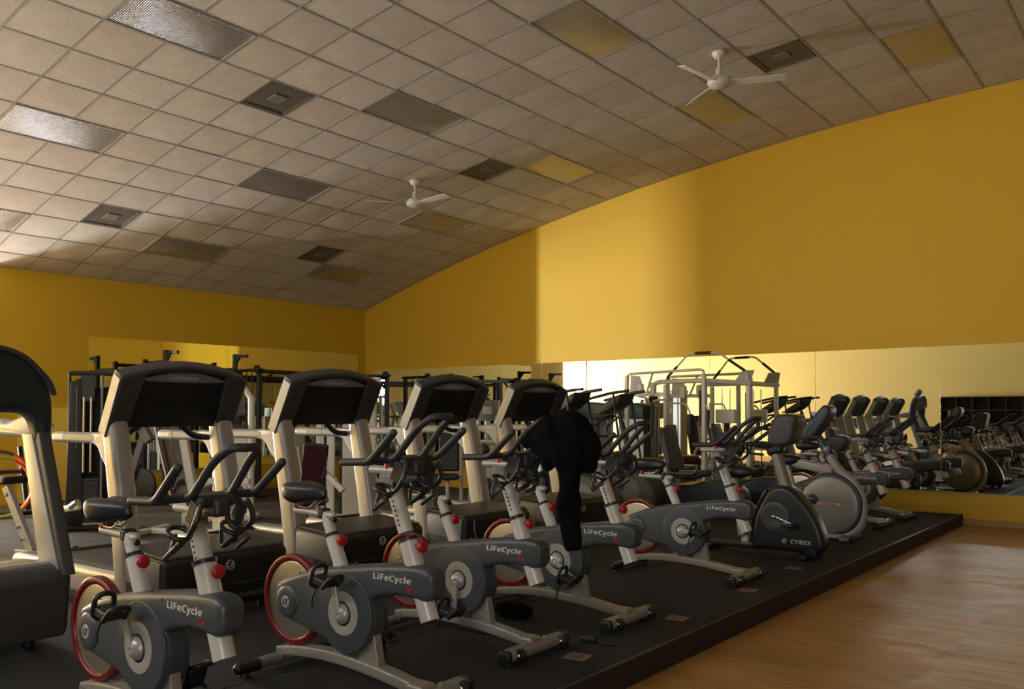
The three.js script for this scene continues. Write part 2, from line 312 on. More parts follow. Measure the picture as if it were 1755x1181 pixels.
  const rm = mesh('ceiling_tile', rg, tileMats[0], ceil); rm.userData.kind = 'stuff';
  // grid of tee bars, one run at a time
  for (let j = 0; j < 43; j++) { const [x, y, th] = onArc(Math.min(rowS(j), ARCLEN - 0.01), -0.001); mesh('main_runner', box(0.022, 0.004, ROOM.z1, x, y, ROOM.z1 / 2, -th), M.teeBar, ceil); }
  for (let k = 0; k < 25; k++) { const l = []; for (let j = -1; j < 43; j++) { const s0 = Math.max(0, rowS(j)), s1 = Math.min(ARCLEN, rowS(j + 1)); if (s1 - s0 < 0.03) continue; const a = onArc(s0), b = onArc(s1); l.push(box(Math.hypot(b[0] - a[0], b[1] - a[1]) - 0.018, 0.004, 0.022, (a[0] + b[0]) / 2, (a[1] + b[1]) / 2 - 0.001, colZ(k), Math.atan2(b[1] - a[1], b[0] - a[0]))); } mesh('cross_tee', l, M.teeBar, ceil); }
  // wall angle where the ceiling meets the walls
  mesh('wall_angle', [box(0.024, 0.02, 7.25, 0.012, ROOM.spring - 0.006, 3.625)], M.teeBar, ceil);
  // recessed lights, switched off: dull prismatic lens hanging a little in its frame
  const prism = texture(256, (u, v) => { const a = (u * 16) % 1 - 0.5, b = (v * 16) % 1 - 0.5; return 255 * Math.max(0, 1 - Math.hypot(a, b) * 1.9); });
  const lensM = phys(0.50, 0.50, 0.50, { roughness: 0.22, metalness: 0.62, bumpMap: rep(prism, 2, 4), bumpScale: 0.0072, ior: 1.9, clearcoat: 0.7, clearcoatRoughness: 0.18 });
  const lensW = PITCH - 0.05, lensL = 2 * T - 0.05;
  const lensG = new THREE.PlaneGeometry(lensW, lensL, 12, 24); lensG.rotateX(Math.PI / 2);
  { const p = lensG.attributes.position; for (let i = 0; i < p.count; i++) { const a = p.getX(i) / lensW * 2, b = p.getZ(i) / lensL * 2; p.setY(i, -0.022 * (1 - a * a) * (1 - b * b * b * b)); } lensG.computeVertexNormals(); }
  const lensB = join(lensG, lensG.clone().translate(0, 0.004, 0));
  const lf = [box(0.018, 0.03, 2 * T - 0.012, -(PITCH - 0.03) / 2, 0.008), box(0.018, 0.03, 2 * T - 0.012, (PITCH - 0.03) / 2, 0.008), box(PITCH - 0.03, 0.03, 0.018, 0, 0.008, T - 0.015), box(PITCH - 0.03, 0.03, 0.018, 0, 0.008, -T + 0.015)];
  const lfG = join(lf), houseG = join(box(PITCH - 0.04, 0.08, 2 * T - 0.04, 0, 0.09, 0));
  const where = { 1: 'lowest row by the left wall', 5: 'second row up', 9: 'third row up', 13: 'fourth row, by nearer fan', 17: 'row farthest right' };
  const along = { 2: 'near the right wall', 7: 'midway along', 12: 'at the near left' };
  for (const [j, k] of lights) {
    const [x, y, z, ang] = frame(j, k), c = V(x, y, z + T / 2).project(camera); if (Math.abs(c.x) > 1.12 || Math.abs(c.y) > 1.15 || c.z > 1 || !where[j] || !along[k]) {
      // off-frame ones complete the ceiling as plain tiles' neighbours
      const l = mesh('light_lens', lensB, lensM, ceil); l.position.set(x, y, z + T / 2); l.rotation.z = ang; continue;
    }
    const o = thing('ceiling_light', 'unlit recessed ceiling light ' + along[k] + ', ' + where[j], 'ceiling light', [x, y, z + T / 2], 0, 'ceiling lights'); o.rotation.z = ang;
    mesh('lens', lensB, lensM, o); mesh('frame', lfG, M.teeBar, o); mesh('housing', houseG, M.cream, o);
  }
  // square air vents
  const ventM = std(0.14, 0.125, 0.10, 0.6), ventC = std(0.22, 0.20, 0.165, 0.6);
  const vp = join(box(PITCH - 0.03, 0.01, T - 0.03, 0, 0.012)), vf = join(...[0].map((i) => { const a = 0.275, t = 0.03, y = 0.002; return [box(2 * a, 0.008, t, 0, y, a), box(2 * a, 0.008, t, 0, y, -a), box(t, 0.008, 2 * a, a, y, 0), box(t, 0.008, 2 * a, -a, y, 0)]; }).flat());
  const vc = rbox(0.17, 0.008, 0.17, 0.003, 0, 0.002, 0);
  const vl = { '2,4': 'smallest dark square ceiling vent, nearest the far corner of the room', '2,10': 'dark square ceiling vent low on the left of the ceiling', '8,4': 'dark square ceiling vent right of the farther fan', '8,10': 'dark square ceiling vent at the upper left between two lights', '15,4': 'dark square ceiling vent behind the nearer fan' };
  for (const [j, k] of vents) {
    const [x, y, z, ang] = frame(j, k);
    if (!vl[j + ',' + k]) { const l = mesh('vent_plate', vp, ventM, ceil); l.position.set(x, y, z); l.rotation.z = ang; continue; }
    const o = thing('ceiling_vent', vl[j + ',' + k], 'air vent', [x, y, z], 0, 'ceiling vents'); o.rotation.z = ang;
    mesh('back_plate', vp, ventM, o); mesh('louvre_ring', vf, ventM, o); mesh('center_plate', vc, ventC, o);
  }
  // two ceiling fans
  const bladeS = new THREE.Shape(); bladeS.moveTo(0.08, -0.035); bladeS.lineTo(0.20, -0.055); bladeS.quadraticCurveTo(0.55, -0.075, 0.70, -0.055); bladeS.quadraticCurveTo(0.73, 0, 0.70, 0.055); bladeS.quadraticCurveTo(0.5, 0.06, 0.20, 0.05); bladeS.lineTo(0.08, 0.035);
  const bladeG = ext(bladeS, 0.008, 0.002).rotateX(Math.PI / 2).rotateX(-0.22);
  function fan(label, x, z, degs, drop) {
    let s = 0; for (let i = 0; i < 2000; i++) { if (onArc(i * 0.01)[0] >= x) { s = i * 0.01; break; } }
    const y = onArc(s)[1], o = thing('ceiling_fan', label, 'ceiling fan', [x, y - drop, z], 0, 'ceiling fans');
    const lathe = (pr) => new THREE.LatheGeometry(pr.map(([r, h]) => new THREE.Vector2(r, h)), 32);
    mesh('canopy', lathe([[0.001, drop + 0.01], [0.075, drop + 0.005], [0.08, drop - 0.02], [0.055, drop - 0.065], [0.02, drop - 0.08], [0.001, drop - 0.08]]), M.fanWhite, o);
    mesh('rod', rod([0, 0.05, 0], [0, drop - 0.06, 0], 0.013), M.fanWhite, o);
    mesh('motor', lathe([[0.001, 0.16], [0.035, 0.155], [0.04, 0.07], [0.09, 0.055], [0.125, 0.035], [0.13, -0.01], [0.11, -0.045], [0.05, -0.065], [0.001, -0.067]]), M.fanWhite, o);
    for (const d of degs) { const b = mesh('blade', bladeG, M.fanWhite, o); b.rotation.y = -R(d); b.position.y = -0.01; }
  }
  fan('white three-blade ceiling fan nearest the camera, upper right', 9.57, 3.44, [98, 217, 337], 0.34);
  fan('white three-blade ceiling fan farther away near the middle', 4.85, 3.45, [6, 126, 246], 0.33);
}
{ // wall mirrors, pane by pane
  function mirrorRow(label, list, y0, y1, right) {
    const o = thing('wall_mirror', label, 'mirror', [0, 0, 0]);
    for (let i = 0; i + 1 < list.length; i++) {
      const a = list[i], b = list[i + 1], w = b - a - 0.004, c = (a + b) / 2, tilt = (rnd() - 0.5) * 0.0015;
      const g = rbox(w, y1 - y0, 0.006, 0.0015); g.rotateY(tilt); if (!right) g.rotateY(Math.PI / 2);
      mesh('mirror_pane', g.translate(right ? c : 0.005, (y0 + y1) / 2, right ? 0.005 : c), M.mirror, o);
    }
    const L = list[list.length - 1] - list[0], c = (list[0] + list[list.length - 1]) / 2;
    mesh('edge_channel', [box(right ? L : 0.012, 0.012, right ? 0.012 : L, right ? c : 0.006, y0 - 0.006, right ? 0.006 : c)], M.mirrorEdge, o);
  }
  mirrorRow('long row of mirror panes along the right-hand yellow wall', [0.25, 1.52, 3.06, 4.60, 6.14, 7.81, 9.43, 11.06, 12.7, 14.3], 0.418, 2.311, true);
  mirrorRow('row of mirror panes on the far left wall behind the strength machines', [0.21, 1.0, 2.15, 3.3, 4.55, 5.79], 0.47, 2.64, false);
  // sheet painted paler for a lit patch low on the left wall, with outlet
  const b = thing('wall_board', 'bright yellow sheet painted for a lit patch of wall, with an outlet, left of the black cable tower', 'wall board', [0.0, 0, 6.35]);
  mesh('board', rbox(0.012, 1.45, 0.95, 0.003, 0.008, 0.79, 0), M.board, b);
  mesh('outlet', [rbox(0.006, 0.11, 0.07, 0.002, 0.017, 1.22, 0.0)], M.cream, b);
  mesh('socket', [box(0.004, 0.03, 0.014, 0.021, 1.245, -0.014), box(0.004, 0.03, 0.014, 0.021, 1.245, 0.014)], M.black, b);
}
{ // cubby shelves against the opposite wall, seen in the mirror
  const o = thing('cubby_shelf', 'dark purple cubby shelf reflected at the right end of the wall mirror', 'shelf', [7.95, 0, 14.98]);
  const n = 8, rows = 5, cw = 0.41, ch = 0.37, d = 0.40, t = 0.022, Wd = n * cw;
  for (let i = 0; i <= n; i++) mesh('upright', box(t, rows * ch + t, d, i * cw, rows * ch / 2, -d / 2), M.purple, o);
  for (let j = 0; j <= rows; j++) mesh('shelf_board', box(Wd - t, t, d - 0.01, Wd / 2, j * ch + t / 2, -d / 2), M.purple, o);
  mesh('back_panel', box(Wd, rows * ch, 0.01, Wd / 2, rows * ch / 2, -0.006), M.brownDark, o);
}
// ---------------------------------------------------------------- indoor cycling bikes
const spinParts = (() => {
  const hs = new THREE.Shape();
  hs.moveTo(0.015, 0.445); hs.bezierCurveTo(0.14, 0.505, 0.30, 0.548, 0.46, 0.568); hs.bezierCurveTo(0.66, 0.595, 0.88, 0.634, 1.03, 0.630);
  hs.quadraticCurveTo(1.10, 0.626, 1.105, 0.58); hs.lineTo(1.10, 0.51); hs.quadraticCurveTo(1.09, 0.474, 1.04, 0.474);
  hs.bezierCurveTo(0.92, 0.490, 0.79, 0.482, 0.707, 0.437); hs.absarc(0.53, 0.355, 0.195, 0.435, -2.27, true);
  hs.lineTo(0.085, 0.262); hs.bezierCurveTo(0.0, 0.27, -0.04, 0.38, 0.015, 0.445);
  const saddle = new THREE.SphereGeometry(1, 32, 20);
  { const p = saddle.attributes.position; for (let i = 0; i < p.count; i++) { const x = p.getX(i), y = p.getY(i), z = p.getZ(i), t = (x + 1) / 2, w = 0.092 * (1 - t) ** 0.75 + 0.030; const groove = 0.022 * Math.exp(-((z * 4) ** 2)) * (1 - t); const yy = y > 0 ? 0.055 * Math.sign(y) * Math.abs(y) ** 0.6 - groove : -0.085 * (1 - 0.65 * t) * Math.abs(y) ** 0.7; p.setXYZ(i, x * 0.145, yy + 0.02 * (1 - t) ** 2, Math.sign(z) * Math.abs(z) ** 0.85 * w); } saddle.computeVertexNormals(); }
  const beamS = new THREE.Shape(); beamS.moveTo(-0.02, 0.055); beamS.bezierCurveTo(0.3, 0.115, 0.6, 0.105, 1.03, 0.035); beamS.lineTo(1.04, 0.085); beamS.bezierCurveTo(0.6, 0.162, 0.3, 0.168, -0.02, 0.105);
  const flyDisc = disc([[0.0001, 0.014], [0.05, 0.016], [0.19, 0.011], [0.20, 0.008], [0.20, -0.008], [0.19, -0.011], [0.05, -0.016], [0.0001, -0.014]], 0.08, 0.355, 0, 64);
  const flyRim = disc([[0.196, 0.006], [0.198, 0.017], [0.206, 0.021], [0.224, 0.021], [0.231, 0.014], [0.231, -0.014], [0.224, -0.021], [0.206, -0.021], [0.198, -0.017], [0.196, -0.006]], 0.08, 0.355, 0, 64);
  const crankRound = disc([[0.10, 0.0615], [0.185, 0.0595], [0.192, 0.053], [0.192, 0.03]], 0.53, 0.355, 0, 64);
  const ring = (r0, r1, z0, z1) => disc([[r0, z0], [r0, z1], [r1, z1], [r1 + 0.003, z1 - 0.003], [r1 + 0.003, z0]], 0.53, 0.355, 0, 48);
  const boss = disc([[0.0001, 0.094], [0.007, 0.094], [0.008, 0.098], [0.020, 0.097], [0.036, 0.088], [0.046, 0.076], [0.050, 0.066]], 0.53, 0.355, 0, 40);
  const knob = () => [rod([0, 0, 0], [0.035, 0.004, 0], 0.012), disc([[0.0001, 0.030], [0.018, 0.030], [0.027, 0.024], [0.029, 0.012], [0.024, 0.002], [0.012, 0]], 0, 0, 0, 24).rotateY(Math.PI / 2).translate(0.03, 0.005, 0)];
  // handlebar, origin at the middle of its clamp
  const hoop = tube([[0.02, 0.045, 0.085], [0.07, 0.055, 0.085], [0.20, 0.195, 0.078], [0.28, 0.245, 0.06], [0.305, 0.242, 0], [0.28, 0.245, -0.06], [0.20, 0.195, -0.078], [0.07, 0.055, -0.085], [0.02, 0.045, -0.085]], 0.0165, 0.07);
  const horn = (s) => tube([[-0.15, 0.035, s * 0.205], [0.02, 0.042, s * 0.21], [0.06, 0.06, s * 0.215], [0.20, 0.175, s * 0.225]], 0.0175, 0.06);
  const cup = (s) => [tube([[0.06, 0.03, s * 0.06], [0.055, -0.07, s * 0.085], [0.10, -0.095, s * 0.12], [0.16, -0.04, s * 0.13], [0.155, 0.03, s * 0.10]], 0.011, 0.04), new THREE.TorusGeometry(0.042, 0.010, 8, 22).rotateX(Math.PI / 2).rotateZ(-0.5).translate(0.03, -0.085, s * 0.115), tube([[-0.02, -0.10, s * 0.10], [-0.035, -0.165, s * 0.11], [0.04, -0.135, s * 0.13]], 0.008, 0.02), bar([-0.03, -0.168, s * 0.115], [0.055, -0.115, s * 0.115], 0.014, 0.03, 0.004), bar([0.0, -0.178, s * 0.155], [0.085, -0.125, s * 0.155], 0.012, 0.02, 0.004), rbox(0.07, 0.09, 0.012, 0.005, 0.10, -0.01, s * 0.10, -0.5)];
  return {
    housing: ext(hs, 0.112, 0.030, 0, 6), saddle, beam: ext(beamS, 0.075, 0.008), flyDisc, flyRim,
    nose: [disc([[0.0001, 0.066], [0.03, 0.066], [0.034, 0.070], [0.066, 0.068], [0.082, 0.060], [0.084, 0.05]], 0.098, 0.355, 0, 40)],
    noseBadge: [disc([[0.0001, 0.0715], [0.030, 0.0715], [0.032, 0.067]], 0.098, 0.355, 0, 30)],
    noseLetter: [text('Lf', 0.028, 0.098, 0.343, 0.0716, { center: true, depth: 0.0015 })],
    crankRound: [crankRound], crankRound2: [crankRound.clone().rotateY(Math.PI).translate(1.06, 0, 0)],
    ring: [ring(0.054, 0.103, 0.058, 0.066)], ring2: [ring(0.054, 0.103, 0.058, 0.066).rotateY(Math.PI).translate(1.06, 0, 0)],
    ringDark: [ring(0.03, 0.057, 0.058, 0.068)],
    boss,
    logo: text('LiFeCycle', 0.028, 0.730, 0.546, 0.0558, { wide: 1.42, slant: 0.10, depth: 0.0022 }),
    logoRed: text('GX', 0.024, 0.945, 0.513, 0.0558, { wide: 1.3, slant: 0.10, depth: 0.0022 }),
    screws: [[0.20, 0.51], [0.70, 0.575], [0.62, 0.60], [0.88, 0.50]].map(([x, y]) => disc([[0.0001, 0.0582], [0.006, 0.058], [0.007, 0.055]], x, y, 0, 10)),
    rear: [tube([[0, 0.048, -0.17], [0, 0.048, 0.17]], 0.030, 0.01), box(0.05, 0.05, 0.08, 0.01, 0.07, 0)],
    rearCap: (s) => [rod([0, 0.044, s * 0.16], [0, 0.044, s * 0.27], 0.034, 0.03), ball(0.03, 0, 0.044, s * 0.27), rod([0, 0, s * 0.24], [0, 0.03, s * 0.24], 0.026, 0.02)],
    front: [rbox(0.080, 0.062, 0.50, 0.026, 1.03, 0.048, 0), rbox(0.10, 0.05, 0.10, 0.015, 0.99, 0.075, 0), rod([1.03, 0.075, 0.09], [1.03, 0.088, 0.09], 0.012), rod([1.03, 0.075, -0.09], [1.03, 0.088, -0.09], 0.012)],
    frontCap: (s) => [rbox(0.083, 0.065, 0.05, 0.022, 1.03, 0.047, s * 0.262), rbox(0.07, 0.022, 0.10, 0.006, 1.03, 0.012, s * 0.225)],
    wheel: (s) => [disc([[0.0001, 0.016], [0.028, 0.016], [0.033, 0.010], [0.033, -0.010], [0.028, -0.016], [0.0001, -0.016]], 1.078, 0.048, s * 0.19, 24)],
    wheelHub: (s) => disc([[0.0001, 0.023], [0.006, 0.023], [0.010, 0.017]], 1.078, 0.048, s * 0.19, 14),
    gusset: [ext(poly([[0.60, 0.115], [0.74, 0.105], [0.70, 0.30], [0.60, 0.24]]), 0.05, 0.006)], strut: [rod([0.44, 0.12, 0], [0.45, 0.20, 0], 0.032)],
    seatSleeve: [rod([0.455, 0.54, 0], [0.375, 0.71, 0], 0.035)], collar1: [rod([0.378, 0.703, 0], [0.372, 0.717, 0], 0.039)],
    seatPost: [rod([0.38, 0.70, 0], [0.325, 0.815, 0], 0.027), rod([0.35, 0.765, 0.0265], [0.334, 0.80, 0.0265], 0.002)],
    seatSlider: [tube([[0.10, 0.815, 0], [0.38, 0.805, 0]], 0.020, 0.01)], sliderClamp: [rbox(0.045, 0.05, 0.06, 0.012, 0.315, 0.812, 0), rod([0.36, 0.80, 0], [0.41, 0.785, 0.01], 0.013)],
    saddleRails: [tube([[0.09, 0.875, 0.02], [0.13, 0.835, 0.02], [0.22, 0.835, 0.02], [0.27, 0.868, 0.018]], 0.005, 0.02), tube([[0.09, 0.875, -0.02], [0.13, 0.835, -0.02], [0.22, 0.835, -0.02], [0.27, 0.868, -0.018]], 0.005, 0.02)],
    saddleTail: [rbox(0.06, 0.045, 0.05, 0.014, 0.13, 0.845, 0)],
    barSleeve: [rod([1.045, 0.385, 0], [0.905, 0.735, 0], 0.044)], collar2: [rod([0.908, 0.727, 0], [0.902, 0.743, 0], 0.049)],
    barPost: [rod([0.912, 0.715, 0], [0.815, 0.958, 0], 0.036)], holes: Array.from({ length: 8 }, (_, i) => { const t = i / 9; return disc([[0.0001, 0.0375], [0.006, 0.037]], 0.898 - 0.078 * t + 0.004, 0.752 + 0.19 * t, 0, 8); }),
    knobBar: knob().map((g) => g.translate(0.952, 0.705, 0)), knobSeat: knob().map((g) => g.translate(0.405, 0.685, 0)),
    hbSlider: [tube([[-0.17, 0, 0], [0.10, 0, 0]], 0.022, 0.01)], hbClamp: [rbox(0.09, 0.06, 0.075, 0.015, -0.05, -0.04, 0)], hbKnob: [rod([0.0, 0.01, 0], [0.0, 0.06, 0], 0.024)],
    hoop, horn1: [horn(1)], horn2: [horn(-1)], cross: [tube([[0.02, 0.045, -0.205], [0.02, 0.045, 0.205]], 0.0165, 0.01), rbox(0.12, 0.05, 0.16, 0.02, 0.06, 0.035, 0), rbox(0.10, 0.07, 0.07, 0.02, 0.10, 0.01, 0)], cup1: [cup(1)], cup2: [cup(-1)],
    crank: [bar([0, 0, 0.006], [0.165, 0, 0.006], 0.034, 0.020, 0.008), ball(0.019, 0.168, 0, 0.004)],
    pedal: [rbox(0.10, 0.042, 0.085, 0.012, 0, 0, 0.055), rod([0, 0, 0], [0, 0, 0.03], 0.009)],
    cage: [tube([[0.05, -0.01, 0.012], [0.085, 0.045, 0.015], [0.09, 0.052, 0.055], [0.085, 0.045, 0.095], [0.05, -0.01, 0.098]], 0.011, 0.02), tube([[-0.045, -0.02, 0.012], [-0.04, 0.06, 0.016], [-0.03, 0.075, 0.055], [-0.04, 0.06, 0.094], [-0.045, -0.02, 0.098], [-0.04, -0.045, 0.055]], 0.011, 0.02, true), tube([[-0.04, -0.04, 0.055], [-0.06, -0.10, 0.06], [-0.05, -0.15, 0.062]], 0.005, 0.03)],
  };
})();
for (const k of ['nose', 'noseBadge', 'noseLetter', 'crankRound', 'ring', 'crankRound2', 'ring2', 'ringDark', 'screws', 'rear', 'front', 'gusset', 'strut', 'seatSleeve', 'collar1', 'seatPost', 'seatSlider', 'sliderClamp', 'saddleRails', 'saddleTail', 'barSleeve', 'collar2', 'barPost', 'holes', 'knobBar', 'knobSeat', 'hbSlider', 'hbClamp', 'hbKnob', 'horn1', 'horn2', 'cross', 'cup1', 'cup2', 'crank', 'pedal', 'cage']) spinParts[k] = join(spinParts[k]);
const capG = { r1: join(spinParts.rearCap(1)), r2: join(spinParts.rearCap(-1)), f1: join(spinParts.frontCap(1)), f2: join(spinParts.frontCap(-1)), w1: join(spinParts.wheel(1)), w2: join(spinParts.wheel(-1)), h1: spinParts.wheelHub(1), h2: spinParts.wheelHub(-1) };
function spinBike(label, x, z, turn, crankDeg, lift = 0, seatLift = 0) {
  const o = thing('spin_bike', label, 'exercise bike', [x, P0 + 0.002, z], turn, 'indoor cycling bikes along the platform edge'), g = spinParts;
  const body = mesh('housing', g.housing, M.slate, o);
  for (const q of ['', '2']) { mesh('crank_cover', g['crankRound' + q], M.slate, body); mesh('cover_ring', g['ring' + q], M.plateGrey, body); } mesh('seal_ring', g.ringDark, M.black, body); mesh('hub_cap', g.nose, M.slate, body); mesh('badge', g.noseBadge, M.silver, body); mesh('badge_lettering', g.noseLetter, M.black, body);
  mesh('lettering', g.logo, M.ink, body);  mesh('red_lettering', g.logoRed, M.inkRed, body); mesh('screws', g.screws, M.black, body).userData.kind = 'stuff';
  const fw = mesh('flywheel', g.flyDisc, M.brushed, o); mesh('red_rim', g.flyRim, M.red, fw);
  const fr = mesh('base_beam', g.beam, M.beam, o); mesh('gusset', g.gusset, M.beam, fr); mesh('strut', g.strut, M.beam, fr);
  const rs = mesh('rear_stabilizer', g.rear, M.silverDark, o); mesh('end_cap', capG.r1, M.black, rs); mesh('end_cap', capG.r2, M.black, rs);
  const fs = mesh('front_stabilizer', g.front, M.beam, o); for (const k of ['f1', 'f2']) mesh('end_cap', capG[k], M.slateDark, fs); for (const k of ['1', '2']) { mesh('transport_wheel', capG['w' + k], M.black, fs); mesh('wheel_hub', capG['h' + k], M.chrome, fs); }
  const ss = mesh('seat_tube', g.seatSleeve, M.post, o); mesh('collar', g.collar1, M.slateDark, ss); mesh('adjustment_knob', g.knobSeat, M.redBright, ss);
  const sp = mesh('seat_post', g.seatPost, M.post, o); sp.position.set(-seatLift * 0.45, seatLift, 0); mesh('slider', g.seatSlider, M.silver, sp); mesh('slider_clamp', g.sliderClamp, M.black, sp);
  const sd = mesh('saddle', g.saddle, M.vinyl, o); sd.position.set(0.185 - seatLift * 0.45, 0.905 + seatLift, 0); const srl = mesh('saddle_rails', g.saddleRails, M.chrome, sd); srl.position.set(-0.185, -0.905, 0); const stl = mesh('tail_reflector', g.saddleTail, M.red, sd); stl.position.set(-0.185, -0.905, 0);
  const bs = mesh('handlebar_tube', g.barSleeve, M.post, o); mesh('collar', g.collar2, M.slateDark, bs); mesh('adjustment_knob', g.knobBar, M.redBright, bs);
  const bp = mesh('handlebar_post', g.barPost, M.post, o); bp.position.set(-lift * 0.4, lift, 0); mesh('adjustment_holes', g.holes, M.black, bp).userData.kind = 'stuff'; const sl = mesh('slider', g.hbSlider, M.silver, bp); sl.position.set(0.86, 0.995, 0); const kc = mesh('clamp', g.hbClamp, M.grey, bp); kc.position.set(0.86, 0.995, 0); const kk = mesh('clamp_knob', g.hbKnob, M.redBright, bp); kk.position.set(0.80, 0.995, 0);
  const hb = mesh('handlebar', g.hoop, M.grip, o); hb.position.set(0.86 - lift * 0.4, 1.005 + lift, 0); mesh('bull_horn', g.horn1, M.grip, hb); mesh('bull_horn', g.horn2, M.grip, hb); mesh('crossbar', g.cross, M.grip, hb); mesh('bottle_holder', g.cup1, M.slateDark, hb); mesh('bottle_holder', g.cup2, M.slateDark, hb);
  for (const s of [1, -1]) {
    const c = new THREE.Group(); c.name = 'crank'; c.position.set(0.53, 0.355, s * 0.085); c.rotation.z = R(crankDeg + (s < 0 ? 180 : 0)); o.add(c);
    mesh('crank_arm', g.crank, M.silver, c);
    const pd = mesh('pedal', g.pedal, M.black, c), cg = mesh('toe_cage', g.cage, M.black, c); for (const q of [pd, cg]) { q.position.set(0.168, 0, s * 0.008); q.rotation.z = -R(crankDeg + (s < 0 ? 180 : 0)) - 0.2; if (s < 0) q.rotation.y = Math.PI; }
  }
  const b2 = mesh('crank_boss', g.boss, M.silver, o);
  return o;
}
const X0 = 9.88;
spinBike('spin bike nearest the camera at the lower left, handlebar set low', X0 - 0.13, 10.48, 0, 118, -0.06, -0.02);
spinBike('second spin bike from the lower left, pedal up by the white lettering', X0 + 0.06, 9.56, 0, 103, 0.05, 0);
spinBike('third spin bike from the lower left, black jacket over its handlebar', X0 - 0.055, 8.60, 0, -92, 0.03, 0);
spinBike('fourth spin bike from the lower left, partly behind the hanging jacket sleeve', X0 + 0.0, 7.70, 0, -35, 0.0, 0);
spinBike('fifth spin bike beside the dark upright bike, near pedal pointing forward', X0 + 0.01, 5.96, 0, 4, 0.02, -0.03);
spinBike('spin bike just behind the silver round-shrouded bike near the mirror', X0 - 0.05, 1.98, 0, 60, 0.0, 0);
spinBike('last spin bike of the row, closest to the mirrored wall', X0 - 0.03, 1.05, 0, 150, 0.0, 0);
// black jacket draped over a handlebar
{
  const res = 56, mc = new MarchingCubes(res, new THREE.MeshStandardMaterial(), false, false, 90000), S = 0.46;
  const caps = [[[-0.17, 0.0, 0.05], [-0.05, 0.05, 0.03], 0.035, 0.075], [[-0.05, 0.05, 0.03], [0.08, 0.06, 0.0], 0.08, 0.085], [[0.08, 0.06, 0.0], [0.17, -0.02, 0.0], 0.085, 0.06], [[0.17, -0.02, 0.0], [0.18, -0.12, 0.0], 0.06, 0.05], [[0.0, 0.0, 0.10], [0.10, -0.06, 0.10], 0.06, 0.07], [[-0.08, 0.0, -0.08], [0.10, 0.0, -0.10], 0.06, 0.07], [[0.12, -0.05, 0.09], [0.125, -0.30, 0.10], 0.060, 0.050], [[0.125, -0.30, 0.10], [0.145, -0.53, 0.10], 0.050, 0.042], [[-0.05, 0.0, 0.09], [0.0, -0.10, 0.11], 0.06, 0.045]];
  for (let k = 0; k < res; k++) for (let j = 0; j < res; j++) for (let i = 0; i < res; i++) {
    const x = (i / res * 2 - 1) * S, y = (j / res * 2 - 1) * S - 0.14, z = (k / res * 2 - 1) * S; let d = 9;
    for (const [a, b, r0, r1] of caps) { const ab = [b[0] - a[0], b[1] - a[1], b[2] - a[2]], ap = [x - a[0], y - a[1], z - a[2]]; const t = Math.max(0, Math.min(1, (ab[0] * ap[0] + ab[1] * ap[1] + ab[2] * ap[2]) / (ab[0] ** 2 + ab[1] ** 2 + ab[2] ** 2))); const e = Math.hypot(ap[0] - ab[0] * t, ap[1] - ab[1] * t, ap[2] - ab[2] * t) - (r0 + (r1 - r0) * t); const h = Math.max(0.035 - Math.abs(d - e), 0) / 0.035; d = Math.min(d, e) - h * h * 0.035 / 4; }
    d += 0.011 * Math.sin(x * 38 + 2 * Math.sin(y * 12)) * Math.sin(z * 34 + y * 9) + 0.004 * Math.sin(x * 80 + y * 24 + 3 * Math.sin(z * 20));
    mc.field[i + j * res + k * res * res] = -d;
  }
  mc.isolation = 0; mc.update();
  const g = new THREE.BufferGeometry(), n = mc.count; g.setAttribute('position', new THREE.BufferAttribute(mc.positionArray.slice(0, n * 3), 3)); g.setAttribute('normal', new THREE.BufferAttribute(mc.normalArray.slice(0, n * 3), 3)); g.scale(S, S, S).translate(0, -0.14, 0); g.computeVertexNormals();
  const j = mesh('jacket', g, M.cloth); j.position.set(11.02, 1.30, 8.60); tag(j, 'black fleece jacket draped over a spin bike handlebar, sleeve hanging down', 'jacket');
}
